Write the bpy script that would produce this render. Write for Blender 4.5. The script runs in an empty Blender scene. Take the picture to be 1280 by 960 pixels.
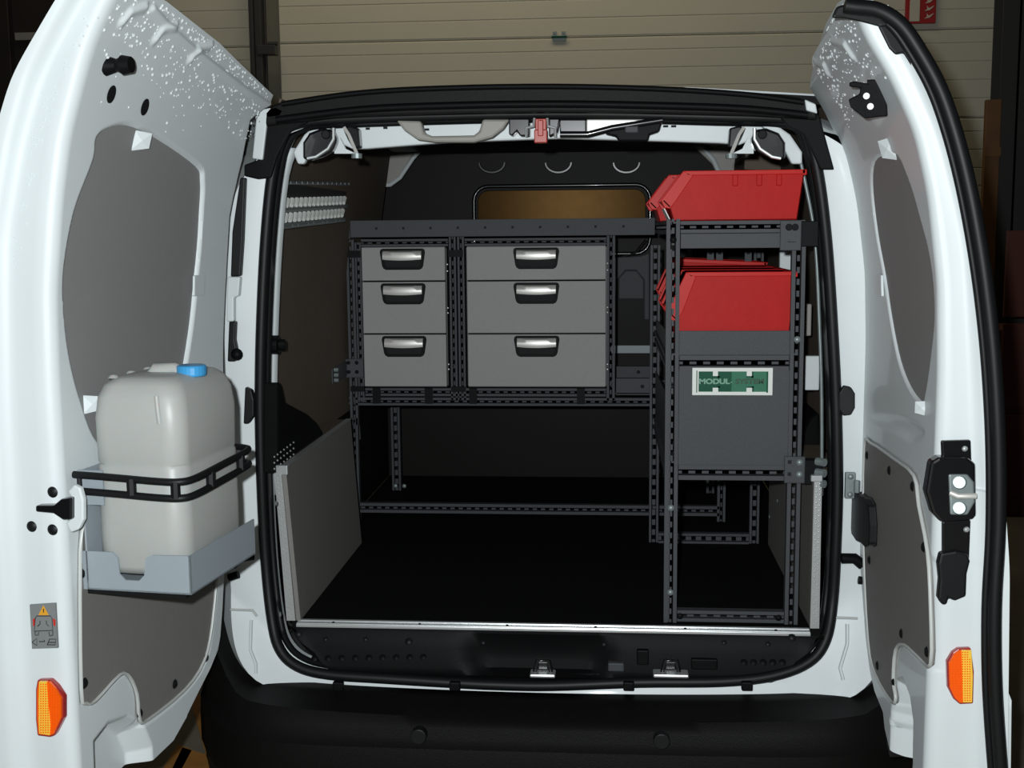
import bpy, math, random
import numpy as np
from mathutils import Vector, Matrix, Euler
random.seed(4)
C = bpy.context.scene.collection
SC = bpy.context.scene

# ------------------------------------------------------------------ camera
F = 1500.0                                   # focal length in pixels of the 1280 wide frame
CAM = np.array([.13, -2.65, 1.446])
def cam_axes():
    y = np.array([122., 194., -F]); y /= np.linalg.norm(y)
    t = -.0015
    x = np.array([1, t, (122 + 194*t)/F]); x -= x.dot(y)*y; x /= np.linalg.norm(x)
    z = np.cross(x, y)
    return np.stack([x, y, z], 1)
CM = cam_axes()
cam = bpy.data.cameras.new('camera'); co = bpy.data.objects.new('camera', cam); C.objects.link(co)
cam.sensor_width = 36; cam.lens = F*36/1280; cam.clip_start = .05; cam.clip_end = 60
mw = Matrix([list(r) + [0] for r in CM.T] + [[0, 0, 0, 1]]); mw.translation = Vector(CAM)
co.matrix_world = mw
SC.camera = co
def ray(px, py): return CM.T @ np.array([px-640, 480-py, -F])
def at(px, py, X=None, Y=None, Z=None):      # survey: photo sight line meets a real plane of the van
    d = ray(px, py)
    i, v = (0, X) if X is not None else (1, Y) if Y is not None else (2, Z)
    return CAM + d*(v-CAM[i])/d[i]

# ------------------------------------------------------------------ world, lights, exposure
w = bpy.data.worlds.new('world'); SC.world = w; w.use_nodes = True
w.node_tree.nodes['Background'].inputs[0].default_value = (1.0, .93, .80, 1)
w.node_tree.nodes['Background'].inputs[1].default_value = .012
def lamp(name, kind, loc, energy, col=(1, 1, 1), size=.1, rot=None, size_y=None):
    l = bpy.data.lights.new(name, kind); o = bpy.data.objects.new(name, l); C.objects.link(o)
    o.location = loc; l.energy = energy; l.color = col
    if kind == 'POINT': l.shadow_soft_size = size
    if kind == 'AREA':
        l.size = size
        if size_y: l.shape = 'RECTANGLE'; l.size_y = size_y
    if rot: o.rotation_euler = rot
    return o
lamp('camera_flash', 'POINT', (.075, -2.66, 1.505), 205, (.93, .98, 1.0), .016)
lamp('garage_ceiling_light', 'AREA', (-.6, 3.2, 4.6), 24, (1.0, .86, .60), 3.5, (math.radians(32), 0, 0), .8)
SC.view_settings.view_transform = 'Standard'; SC.view_settings.look = 'None'
SC.view_settings.gamma = 1; SC.view_settings.use_curve_mapping = False
SC.view_settings.exposure = 0.0

# ------------------------------------------------------------------ materials
def mat(name, col, rough=.5, metal=0., coat=0., noise=0., nscale=30., bump=0., bscale=200., trans=0., spec=.5, sss=0., emit=0.):
    m = bpy.data.materials.new(name); m.use_nodes = True
    nt = m.node_tree; b = nt.nodes['Principled BSDF']
    b.inputs['Base Color'].default_value = (*col, 1); b.inputs['Roughness'].default_value = rough
    b.inputs['Metallic'].default_value = metal; b.inputs['Coat Weight'].default_value = coat
    b.inputs['Coat Roughness'].default_value = .04; b.inputs['Specular IOR Level'].default_value = spec
    b.inputs['Transmission Weight'].default_value = trans
    if sss: b.inputs['Subsurface Weight'].default_value = sss; b.inputs['Subsurface Scale'].default_value = .02
    if noise or bump:
        tc = nt.nodes.new('ShaderNodeTexCoord')
    if noise:
        n = nt.nodes.new('ShaderNodeTexNoise'); n.inputs['Scale'].default_value = nscale; n.inputs['Detail'].default_value = 4
        nt.links.new(tc.outputs['Object'], n.inputs['Vector'])
        mx = nt.nodes.new('ShaderNodeMix'); mx.data_type = 'RGBA'
        mx.inputs[6].default_value = (*[c*(1-noise) for c in col], 1); mx.inputs[7].default_value = (*[min(1, c*(1+noise)) for c in col], 1)
        nt.links.new(n.outputs['Fac'], mx.inputs[0]); nt.links.new(mx.outputs[2], b.inputs['Base Color'])
    if bump:
        n2 = nt.nodes.new('ShaderNodeTexNoise'); n2.inputs['Scale'].default_value = bscale; n2.inputs['Detail'].default_value = 2
        nt.links.new(tc.outputs['Object'], n2.inputs['Vector'])
        bp = nt.nodes.new('ShaderNodeBump'); bp.inputs['Strength'].default_value = bump; bp.inputs['Distance'].default_value = .002
        nt.links.new(n2.outputs['Fac'], bp.inputs['Height']); nt.links.new(bp.outputs[0], b.inputs['Normal'])
    return m
M = dict(
    white=mat('white_car_paint', (.70, .75, .76), .45, coat=.22, noise=.03, nscale=6),
    black=mat('black_satin_plastic', (.004, .004, .0045), .55, bump=.15, bscale=350, spec=.12),
    rubber=mat('black_rubber', (.006, .0065, .007), .5, spec=.3),
    gloss=mat('black_gloss_metal', (.006, .006, .007), .25, coat=.4),
    mattex=mat('black_floor_mat', (.0045, .0045, .0045), .8, bump=.3, bscale=300, spec=.1),
    bumper=mat('black_bumper_plastic', (.0052, .0046, .0044), .5, bump=.35, bscale=500, spec=.15),
    rack=mat('charcoal_powder_coat', (.058, .062, .068), .55, spec=.3, bump=.3, bscale=600, noise=.08, nscale=120),
    hole=mat('dark_recess', (.006, .006, .007), .8),
    drawer=mat('grey_drawer_enamel', (.335, .332, .325), .6, bump=.25, spec=.3, bscale=500, noise=.05, nscale=90),
    chrome=mat('brushed_chrome', (.72, .70, .66), .38, .35),
    alu=mat('aluminium', (.60, .62, .62), .34, .6, noise=.1, nscale=40),
    zinc=mat('galvanised_steel', (.26, .30, .30), .45, .45, noise=.25, nscale=60),
    panel=mat('grey_laminated_plywood', (.20, .19, .178), .6, noise=.06, nscale=60, bump=.15, bscale=400),
    inpanel=mat('grey_brown_plywood_lining', (.13, .105, .080), .7, spec=.15, noise=.10, nscale=40, bump=.2, bscale=300),
    winpanel=mat('grey_window_blanking', (.25, .25, .245), .6, noise=.04, nscale=50),
    bead=mat('translucent_edge_bead', (.52, .54, .52), .35),
    red=mat('red_bin_plastic', (.44, .008, .006), .5, noise=.08, nscale=20, spec=.14, bump=.15, bscale=60),
    redrim=mat('red_bin_rim_plastic', (.52, .016, .012), .42, spec=.15),
    can=mat('milky_polythene', (.44, .45, .43), .42, sss=.25, noise=.03, nscale=15, bump=.08, bscale=150),
    tray=mat('light_grey_coated_steel', (.31, .355, .385), .5, noise=.03, nscale=40),
    blue=mat('blue_plastic', (.05, .33, .66), .35),
    green=mat('green_badge', (.0, .075, .035), .5, spec=.2), green2=mat('pale_green_badge', (.035, .17, .10), .5, spec=.2),
    badge=mat('white_badge', (.72, .74, .70), .4), letter=mat('pale_lettering', (.16, .34, .24), .5), letter2=mat('dark_green_lettering', (.0, .05, .02), .5),
    orange=mat('orange_reflector_lens', (1.0, .12, .0), .3, coat=.6), yellow=mat('yellow_reflector_strip', (1.0, .62, .06), .3, coat=.6),
    ffl=mat('red_reflector_frame', (.35, .02, .02), .3, coat=.5),
    redlatch=mat('red_latch_plastic', (.42, .035, .02), .4),
    beige=mat('grey_beige_plastic', (.30, .285, .255), .5),
    cream=mat('cream_sectional_door', (.60, .58, .48), .6, noise=.05, nscale=5, bump=.2, bscale=200),
    seam=mat('door_seam', (.20, .19, .15), .7),
    steel=mat('dark_painted_steel', (.035, .035, .035), .5),
    dark=mat('dark_storage', (.02, .014, .010), .7, noise=.3, nscale=3),
    timber=mat('orange_timber', (.16, .075, .025), .6, noise=.25, nscale=9),
    brownbox=mat('red_brown_metal', (.10, .025, .015), .6, noise=.2, nscale=4),
    concrete=mat('oily_concrete', (.16, .145, .115), .55, noise=.35, nscale=4, bump=.3, bscale=80),
    linepaint=mat('worn_orange_floor_paint', (.36, .16, .03), .6, noise=.35, nscale=14),
    signred=mat('sign_red', (.38, .015, .015), .5), signwhite=mat('sign_cream', (.62, .58, .48), .5),
    bulk=mat('bulkhead_black_enamel', (.008, .0075, .006), .5, spec=.12),
    bulkwin=mat('bulkhead_window_board', (.0085, .0046, .0016), .27, 1., noise=.15, nscale=30),
    sticker=mat('grey_sticker', (.22, .23, .23), .5), ink=mat('sticker_ink', (.02, .02, .02), .5), ffred=mat('sticker_red', (.6, .03, .02), .5), ffyel=mat('sticker_orange', (.8, .38, .03), .5),
    water=mat('water_drop', (.8, .85, .86), .04, coat=1., spec=1.),
    outer=mat('white_outer_skin', (.70, .75, .76), .35, coat=.6),
)

# ------------------------------------------------------------------ mesh helpers
ROOTM = {}
def rootinv(o):
    while o is not None and o.name not in ROOTM: o = o.parent
    return ROOTM[o.name].inverted() if o is not None else Matrix.Identity(4)
class Many:
    """each dome or box added becomes a part of its own"""
    def __init__(s): s.l = []
    def dome(s, *a): s.l.append(MB().dome(*a)); return s
    def bb(s, *a): s.l.append(MB().bb(*a)); return s
    def cyl(s, *a): s.l.append(MB().cyl(*a)); return s
    def build(s, name, m, parent, **k):
        for x in s.l: x.build(name, m, parent, **k)
class MB:
    def __init__(s): s.v = []; s.f = []
    def add(s, vs, fs):
        n = len(s.v); s.v += [tuple(map(float, p)) for p in vs]; s.f += [tuple(n+i for i in f) for f in fs]; return s
    def box(s, c, d, m=None):                # centre, full dims, optional 3x3
        x, y, z = d[0]/2, d[1]/2, d[2]/2
        vs = [Vector((a*x, b*y, e*z)) for a in (-1, 1) for b in (-1, 1) for e in (-1, 1)]
        if m is not None: vs = [m @ q for q in vs]
        c = Vector(c)
        return s.add([c+q for q in vs], [(0, 1, 3, 2), (4, 6, 7, 5), (0, 4, 5, 1), (2, 3, 7, 6), (0, 2, 6, 4), (1, 5, 7, 3)])
    def bb(s, a, b): return s.box([(a[i]+b[i])/2 for i in range(3)], [abs(b[i]-a[i]) for i in range(3)])
    def prism(s, poly, ext):                 # closed 3-D polygon swept by a vector
        n = len(poly); e = Vector(ext); P = [Vector(p) for p in poly]
        fs = [tuple(range(n))[::-1], tuple(range(n, 2*n))] + [(i, (i+1) % n, n+(i+1) % n, n+i) for i in range(n)]
        return s.add(P+[p+e for p in P], fs)
    def tube(s, pts, r, n=8, closed=False, flat=1., cap=True):
        P = [Vector(p) for p in pts]; N = len(P); vs = []; up = None
        for i, p in enumerate(P):
            if closed: d = P[(i+1) % N]-P[i-1]
            else: d = P[min(i+1, N-1)]-P[max(i-1, 0)]
            d.normalize()
            if up is None: up = Vector((0, 0, 1)) if abs(d.z) < .9 else Vector((0, 1, 0))
            a = d.cross(up).normalized(); b = a.cross(d).normalized(); up = b
            rr = r[i] if isinstance(r, (list, tuple)) else r
            vs += [p+a*math.cos(2*math.pi*k/n)*rr+b*math.sin(2*math.pi*k/n)*rr*flat for k in range(n)]
        fs = []
        for i in range(N if closed else N-1):
            j = (i+1) % N
            fs += [(i*n+k, i*n+(k+1) % n, j*n+(k+1) % n, j*n+k) for k in range(n)]
        if not closed and cap: fs += [tuple(range(n))[::-1], tuple(range((N-1)*n, N*n))]
        return s.add(vs, fs)
    def cyl(s, a, b, r, n=14, r2=None): return s.tube([a, b], [r, r if r2 is None else r2], n)
    def dome(s, c, nrm, r, h=.5, n=7):
        nrm = Vector(nrm).normalized(); a = nrm.orthogonal().normalized(); b = nrm.cross(a); c = Vector(c)
        vs = [c+(a*math.cos(2*math.pi*k/n)+b*math.sin(2*math.pi*k/n))*r for k in range(n)]
        vs += [c+(a*math.cos(2*math.pi*k/n)+b*math.sin(2*math.pi*k/n))*r*.65+nrm*r*h*.8 for k in range(n)]+[c+nrm*r*h]
        return s.add(vs, [(k, (k+1) % n, n+(k+1) % n, n+k) for k in range(n)]+[(n+k, n+(k+1) % n, 2*n) for k in range(n)])
    def slotbar(s, p0, p1, nrm, wid, dep=.02, pitch=.025, frac=.5, slot=.17):
        """rolled steel section: two proud ridges and a recessed web pierced by slots; nrm = the way it faces"""
        p0, p1 = Vector(p0), Vector(p1); ax = (p1-p0); L = ax.length; ax.normalize()
        nrm = Vector(nrm).normalized(); sd = ax.cross(nrm).normalized()
        m = Matrix((sd, ax, nrm)).transposed()
        mid = (p0+p1)/2; rw = wid*(1-slot)*.5*.72; gw = wid*(1-slot)/2-rw
        for k in (-1, 1): s.box(mid+sd*k*(wid/2-rw/2)-nrm*dep/2, (rw, L, dep), m)
        nh = max(1, int(L/pitch)); pt = L/nh; bl = pt*(1-frac)
        for i in range(nh+1):
            c = p0+ax*(i*pt); l = bl
            if i == 0: c = c+ax*bl/4; l = bl/2
            if i == nh: c = c-ax*bl/4; l = bl/2
            s.box(c-nrm*(.004+.0015), (wid*slot, l, .003), m)
        return s
    def build(s, name, m, parent=None, smooth=False, bevel=0, kind=None, label=None, sub=0, solid=0):
        inv = rootinv(parent)
        me = bpy.data.meshes.new(name)
        vs = [inv @ Vector(p) for p in s.v] if parent is not None else s.v
        me.from_pydata([tuple(v) for v in vs], [], s.f); me.validate(); me.update()
        o = bpy.data.objects.new(name, me); C.objects.link(o)
        if parent is not None: o.parent = parent
        me.materials.append(M[m] if isinstance(m, str) else m)
        if smooth:
            for p in me.polygons: p.use_smooth = True
            me.set_sharp_from_angle(angle=math.radians(smooth if smooth > 1 else 40))
        if solid:
            d = o.modifiers.new('solid', 'SOLIDIFY'); d.thickness = abs(solid); d.offset = -1 if solid > 0 else 1
        if bevel:
            b = o.modifiers.new('bevel', 'BEVEL'); b.width = bevel; b.segments = 2; b.limit_method = 'ANGLE'; b.angle_limit = math.radians(35)
        if kind: o['kind'] = kind
        if label: o['label'] = label
        return o
def thing(name, label, cat, loc=(0, 0, 0), rotz=0, group=None):
    o = bpy.data.objects.new(name, None); C.objects.link(o); o.empty_display_size = .05
    o.location = loc; o.rotation_euler = (0, 0, rotz); o['label'] = label; o['category'] = cat
    if group: o['group'] = group
    ROOTM[o.name] = Matrix.LocRotScale(Vector(loc), Euler((0, 0, rotz)), None)
    return o
def tag(o, label, cat, group=None):
    o['label'] = label; o['category'] = cat
    if group: o['group'] = group
    return o
def smoothpoly(pts, n=4, closed=True):       # Catmull-Rom
    P = [np.array(p, float) for p in pts]; N = len(P); out = []
    for i in range(N if closed else N-1):
        if closed: a, b, c, d = P[i-1], P[i], P[(i+1) % N], P[(i+2) % N]
        else: a, b, c, d = P[max(i-1, 0)], P[i], P[i+1], P[min(i+2, N-1)]
        for k in range(n):
            t = k/n
            out.append(.5*(2*b+(c-a)*t+(2*a-5*b+4*c-d)*t*t+(3*b-a-3*c+d)*t**3))
    if not closed: out.append(P[-1])
    return out
def rrect(cx, cz, w_, h_, r, n=5):
    out = []
    for sx, sz, a0 in ((1, 1, 0), (-1, 1, 90), (-1, -1, 180), (1, -1, 270)):
        for k in range(n+1):
            a = math.radians(a0+90*k/n); out.append((cx+sx*(w_/2-r)+r*math.cos(a), cz+sz*(h_/2-r)+r*math.sin(a)))
    return out

# ================================================================== SETTING (garage)
def struct(mb, name, m, **k): return mb.build(name, m, kind='structure', **k)
fl = struct(MB().bb((-7, -5, -.1), (7, 8, 0)), 'floor', 'concrete')
# worn orange floor paint: real stripes laid on the slab
a = at(225, 958, Z=0); b = at(262, 905, Z=0)
pm = MB()
for px_ in ([(238, 876), (250, 868), (272, 935), (262, 960)], [(215, 962), (228, 935), (262, 945), (268, 962)], [(190, 985), (222, 930), (240, 938), (212, 990)]):
    pm.prism([at(x, y, Z=0.) for x, y in px_], (0, 0, .002))
pm.build('painted_line', 'linepaint', fl)
YB = 4.6
wb = struct(MB().bb((-7, YB+.08, 0), (7, YB+.25, 5)), 'wall_back', 'seam')
# wide sectional door: panels with shallow ribs, pieces of the back wall
def sectional(x0, x1, ztop, parent, zoff=0.):
    z = ztop
    for r in range(9):
        z1 = z-.5
        if z1 < 0: z1 = 0.0
        mb = MB(); mb.bb((x0, YB+.02, z1+.002), (x1, YB+.075, z-.002))
        k = 0
        hh = .104
        while z1+.005+k*hh < z-.04:
            za = z1+.010+k*hh; zb_ = min(za+hh-.008, z-.010)
            mb.bb((x0+.002, YB+.0165, za-.001), (x1-.002, YB+.022, zb_+.002)); k += 1
        mb.build('door_panel', 'cream', parent, bevel=.004)
        z = z1
        if z <= 0.01: break
sectional(-1.845, 2.62, 4.064-.0, wb)
sectional(-2.68, -1.98, 4.05, wb)
trk = MB(); trk.bb((-1.965, YB-.09, 0), (-1.925, YB-.005, 4.3)); trk.bb((-1.925, YB-.03, 0), (-1.915, YB-.005, 4.3)); trk.bb((-1.99, YB-.12, 0), (-1.965, YB-.005, 4.3))
tag(trk.build('door_track', 'steel', bevel=.004), 'dark steel vertical guide track beside the wide cream sectional door', 'door track')
hb = MB(); c = at(330, 62, Y=YB-.05); hb.bb((c[0]-.03, YB-.10, c[2]-.035), (c[0]+.08, YB-.03, c[2]+.02)); hb.cyl((c[0]+.02, YB-.07, c[2]+.03), (c[0]+.09, YB-.07, c[2]+.03), .012)
tag(hb.build('roller_bracket', 'steel', bevel=.003), 'dark roller bracket on the edge of the cream sectional door', 'bracket')
c = at(699, 45, Y=YB)
hg = MB().bb((c[0]-.04, YB-.002, c[2]-.028), (c[0]+.04, YB+.012, c[2]-.004)).build('panel_hinge', 'zinc', wb, bevel=.002, label='small zinc hinge on the door seam')
for sx in (-.026, .026):
    q = MB(); q.bb((c[0]+sx-.012, YB-.002, c[2]-.004), (c[0]+sx+.012, YB+.012, c[2]+.026)); q.dome((c[0]+sx, YB-.002, c[2]+.012), (0, -1, 0), .006)
    q.build('knuckle', 'zinc', hg)
MB().cyl((c[0]-.045, YB-.006, c[2]-.006), (c[0]+.045, YB-.006, c[2]-.006), .006).build('pin', 'green', hg, label='greenish hinge pin')
# extinguisher sign
sg = thing('fire_sign', 'red fire extinguisher sign fixed on the cream door at upper right', 'sign', (1.9, YB, 2.66))
x0, z0 = at(1131, 30, Y=YB)[[0, 2]]; x1 = at(1169, 30, Y=YB)[0]
zt = z0+.20
MB().bb((x0, YB-.010, z0), (x1, YB+.012, zt)).build('sign_plate', 'signred', sg, bevel=.002)
wp = [(x0+.022, YB-.0105, z0+.012), (x0+.078, YB-.0105, z0+.012), (x0+.078, YB-.0105, zt-.075), (x0+.066, YB-.0105, zt-.055), (x0+.034, YB-.0105, zt-.055), (x0+.022, YB-.0105, zt-.075)]
MB().prism(wp, (0, -.002, 0)).build('extinguisher_symbol', 'signwhite', sg)
fm = MB()
for k in range(4):
    zz = z0+.025+k*.042
    fm.prism([(x0+.105, YB-.0105, zz), (x0+.135, YB-.0105, zz+.006), (x0+.160, YB-.0105, zz+.030), (x0+.148, YB-.0105, zz+.026), (x0+.130, YB-.0105, zz+.016), (x0+.118, YB-.0105, zz+.030), (x0+.120, YB-.0105, zz+.012)], (0, -.002, 0))
fm.build('flame_symbol', 'signwhite', sg)
# things by the back wall
cb = thing('storage_cabinet', 'dark brown cabinet standing against the back wall behind the left door', 'cabinet', (-3.2, 4.2, 0))
MB().bb((-3.72, 4.05, 0), (-2.72, 4.5, 3.4)).build('carcass', 'dark', cb, bevel=.01)
MB().bb((-3.70, 4.03, .1), (-3.23, 4.05, 3.35)).build('door', 'dark', cb, bevel=.005)
MB().bb((-3.21, 4.03, .1), (-2.74, 4.05, 3.35)).build('door', 'dark', cb, bevel=.005)
c = at(24, 45, Y=4.0); MB().bb((c[0]-.03, 4.01, c[2]-.02), (c[0]+.09, 4.03, c[2]+.02)).build('name_plate', 'beige', cb)
tb = thing('timber_post', 'orange-brown timber post at the left edge of the photo', 'post', (-3.85, 4.0, 0))
MB().bb((-3.95, 3.95, 0), (-3.72+.02, 4.03, 3.4)).build('board', 'timber', tb, bevel=.004)
MB().bb((-4.0, 3.9, 0), (-3.66, 4.04, .05)).build('foot_plate', 'steel', tb)
x0 = at(1238, 300, Y=4.2)[0]
cl = thing('steel_column', 'dark steel column rising at the right edge of the photo', 'column', (x0+.15, 4.3, 0))
for k in (0, .16): MB().bb((x0+.02, 4.2+k, 0), (x0+.20, 4.212+k, 4.8)).build('flange', 'steel', cl)
MB().bb((x0+.105, 4.2, 0), (x0+.117, 4.372, 4.8)).build('web', 'steel', cl)
MB().bb((x0-.01, 4.15, 0), (x0+.24, 4.42, .02)).build('base_plate', 'steel', cl)
p = at(1232, 125, Y=4.1); p2 = at(1251, 125, Y=4.1)
bd = thing('timber_board', 'brown timber board leaning upright before the dark steel column', 'board', (p[0]+.04, 4.1, 0))
MB().bb((p[0], 4.08, 0), (p2[0], 4.12, p[2])).build('plank', 'timber', bd, bevel=.003)
MB().bb((p[0], 4.06, p[2]-.3), (p2[0], 4.08, p[2]-.25)).build('batten', 'timber', bd)
p = at(1247, 412, Y=3.4)
cr = thing('metal_cabinet', 'red-brown metal cabinet low at the right edge of the photo', 'cabinet', (p[0]+.3, 3.6, 0))
MB().bb((p[0], 3.4, .0), (p[0]+.7, 3.8, p[2])).build('carcass', 'brownbox', cr, bevel=.008)
for k in range(3): MB().bb((p[0]+.02, 3.385, .1+k*.45), (p[0]+.68, 3.40, .1+k*.45+.42)).build('drawer', 'brownbox', cr, bevel=.004)
for k in range(3): MB().bb((p[0]+.25, 3.36, .36+k*.45), (p[0]+.45, 3.385, .38+k*.45)).build('handle', 'steel', cr)
struct(MB().bb((-7.2, -5, 0), (-7, YB+.25, 5)), 'wall_left', 'dark')
struct(MB().bb((7, -5, 0), (7.2, YB+.25, 5)), 'wall_right', 'dark')

# ================================================================== VAN
van = thing('van', 'white delivery van seen from behind with both rear doors wide open', 'van', (0, 0, 0))
# ---- seal loop path (opening) surveyed on the rear face
def bulge(z): return -.07*max(0, min(1, (.62-z)/.2))
sealpx = [(352, 172), (340, 220), (332, 300), (327, 400), (325, 500), (327, 600), (332, 700), (340, 775), (350, 812), (372, 833), (410, 843), (480, 848), (560, 853), (620, 856), (690, 857), (800, 853), (900, 852), (965, 845), (1010, 828), (1032, 800), (1041, 750), (1045, 680), (1047, 600), (1045, 500), (1040, 400), (1033, 300), (1023, 220), (1010, 170), (990, 150), (900, 146), (690, 142), (450, 148), (375, 154)]
def onrear(px, py, off=0.):
    p = at(px, py, Y=0.)
    for _ in range(4): p = at(px, py, Y=bulge(p[2])+off)
    return p
seal = smoothpoly([onrear(*p) for p in sealpx], 5)
MB().tube(seal, .0125, 10, closed=True).build('door_seal', 'rubber', van, smooth=60)
MB().tube([p+np.array([0, .022, 0])+(np.array([0, 0, 1.1])-p)*np.array([.017, 0, .017]) for p in seal], .008, 6, closed=True).build('inner_seal_lip', 'rubber', van, smooth=60)
# ---- rear face of the body around the opening
cen = np.array([0, 0, 1.08])
def outerpt(p):
    d = p-cen; ang = math.atan2(d[2]/1.25, d[0])
    cx, sz = math.cos(ang), math.sin(ang); n = 9. if sz < 0 else 4.5
    r = (abs(cx)**n+abs(sz)**n)**(-1/n)
    x = (.75 if sz < 0 else .74)*r*cx; z = 1.09+r*sz*(.622 if sz > 0 else .70)
    x *= 1-.0*max(0, z-1.3)
    return np.array([x, bulge(z)+.0, z])
rings = []
for p in seal:
    o_ = outerpt(p); q_ = o_.copy(); q_[0] *= 1.09; q_[1] += .10; q_[2] = 1.09+(q_[2]-1.09)*1.02
    i_ = p+(cen-p)*np.array([.018, 0, .012]); i2 = i_.copy(); i2[1] += .06
    s_ = p.copy(); s_[1] += .012
    m_ = p+(p-cen)*np.array([.02, 0, .02]); m_[1] += .004
    rings.append([i2, i_+np.array([0, .02, 0]), s_, m_, o_, q_])
R = len(rings[0]); N = len(rings)
mb = MB(); mb.v = [tuple(q) for r in rings for q in r]
mb.f = [(i*R+k, ((i+1) % N)*R+k, ((i+1) % N)*R+k+1, i*R+k+1) for i in range(N) for k in range(R-1)]
mb.build('body_frame', 'white', van, smooth=50)
# ---- outer body: sides, roof
mb = MB()
for s in (-1, 1):
    prof = [(.80*s, .35), (.84*s, .7), (.83*s, 1.1), (.78*s, 1.45), (.70*s, 1.70), (.60*s, 1.79)]
    for i in range(len(prof)-1):
        (xa, za), (xb, zb_) = prof[i], prof[i+1]
        mb.add([(xa, .10, min(za, 1.72)), (xb, .10, min(zb_, 1.735)), (xb, 2.6, zb_), (xa, 2.6, za)], [(0, 1, 2, 3)])
mb.add([(-.60, .10, 1.735), (-.3, .06, 1.752), (.3, .06, 1.752), (.60, .10, 1.735), (-.60, 2.6, 1.79), (-.3, 2.6, 1.83), (.3, 2.6, 1.83), (.6, 2.6, 1.79)], [(0, 1, 5, 4), (1, 2, 6, 5), (2, 3, 7, 6)])
mb.add([(-.84, 2.6, .35), (.84, 2.6, .35), (.70, 2.6, 1.79), (-.70, 2.6, 1.79)], [(0, 1, 2, 3)])
mb.build('body_side_and_roof', 'outer', van, solid=.004)
# ---- header
top = smoothpoly([at(x, y, Y=-.03) for x, y in [(330, 140), (352, 127), (450, 112), (560, 106), (690, 104), (820, 107), (930, 114), (1000, 122), (1022, 134)]], 4, False)
bot = smoothpoly([at(x, y, Y=-.03) for x, y in [(1022, 150), (960, 146), (900, 144), (690, 141), (450, 146), (380, 152), (330, 158)]], 4, False)
MB().prism(top+bot, (0, .09, 0)).build('roof_header', 'bumper', van, bevel=.008)
lip = smoothpoly([at(x, y, Y=-.035) for x, y in [(345, 150), (450, 137), (560, 132), (690, 130), (820, 132), (930, 136), (1010, 144)]], 4, False)
MB().tube(lip, .008, 8).build('header_lip', 'black', van, smooth=60)
lip = smoothpoly([at(x, y, Y=-.033) for x, y in [(352, 130), (450, 116), (560, 110), (690, 108), (820, 111), (930, 118), (1005, 128)]], 4, False)
MB().tube(lip, .006, 8).build('roof_edge_strip', 'black', van, smooth=60)
# triangular pillar covers, white corners
def plate(name, px, Y, th, m, parent=van, bevel=.003, label=None):
    return MB().prism([at(x, y, Y=Y) for x, y in px], (0, th, 0)).build(name, m, parent, bevel=bevel, label=label)
plate('pillar_cover', [(335, 150), (385, 152), (362, 165), (346, 195), (338, 222), (322, 224), (305, 220), (305, 206), (322, 200)], -.022, .012, 'black')
plate('pillar_cover', [(975, 146), (1024, 143), (1032, 172), (1043, 212), (1026, 212), (1016, 190), (1005, 168), (985, 158)], -.022, .012, 'black')
plate('rain_gutter_corner', [(321, 138), (345, 133), (355, 138), (350, 146), (334, 148), (328, 200), (315, 198)], -.03, .02, 'white')
plate('rain_gutter_corner', [(1006, 124), (1020, 130), (1022, 142), (1008, 138)], -.034, .02, 'white')
# sheet-metal creases low on each pillar
for pts in ([(314, 775), (313, 812), (320, 830), (320, 842)], [(1059, 780), (1059, 805), (1050, 835), (1054, 850)]):
    MB().tube([onrear(*p, off=-.001) for p in pts], .004, 6).build('pressed_crease', 'white', van, smooth=60)
for pts in ([(288, 762), (316, 763), (321, 770)], [(1045, 772), (1072, 773)]):
    MB().tube([onrear(*p, off=-.001) for p in pts], .003, 6).build('sealed_joint', 'bead', van)
plate('pillar_plug', [(p[0], p[1]) for p in [(1052+3, 482), (1064, 484), (1069, 492), (1069, 510), (1064, 519), (1054, 520), (1049, 512), (1049, 492)]], -.012, .014, 'rubber')
# door check arms
def check(pts, r, nm='door_stop_arm'):
    MB().tube([at(x, y, Y=-.03) for x, y in pts], r, 8).build(nm, 'black', van, smooth=60)
check([(1052, 698), (1068, 698), (1078, 706)], .012); check([(1073, 725), (1080, 726)], .009)
check([(316, 694), (300, 697), (290, 706)], .012); check([(298, 718), (286, 722)], .009)
hm = MB()
c = at(1062, 606, Y=-.01); hm.box((c[0], -.014, c[2]), (.022, .012, .058))
hm.dome((c[0], -.02, c[2]+.02), (0, -1, 0), .007); hm.dome((c[0], -.02, c[2]-.02), (0, -1, 0), .007); hm.cyl((c[0]+.012, -.028, c[2]-.014), (c[0]+.012, -.028, c[2]+.014), .007)
hm.build('door_check_bracket', 'zinc', van, bevel=.002)
# dark gap strips + hinges between left door and pillar
for nm, px, m in (('hinge_gap_seal', [(300, 222), (306, 222), (303, 300), (300, 345), (288, 346), (290, 290)], 'rubber'), ('hinge_gap_seal', [(286, 402), (294, 402), (293, 425), (296, 440), (294, 452), (284, 452)], 'rubber'),
                  ('hinge_leaf', [(284, 346), (300, 346), (298, 370), (292, 372), (292, 402), (283, 402)], 'white')):
    plate(nm, px, -.03, .02, m)
MB().dome(at(296, 443, Y=-.03), (0, -1, 0), .014, .8, 12).build('hinge_bolt', 'black', van, smooth=60)
plate('hinge_cover', [(306, 484), (314, 488), (317, 500), (317, 520), (310, 530), (304, 530)], -.03, .02, 'rubber')

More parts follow.
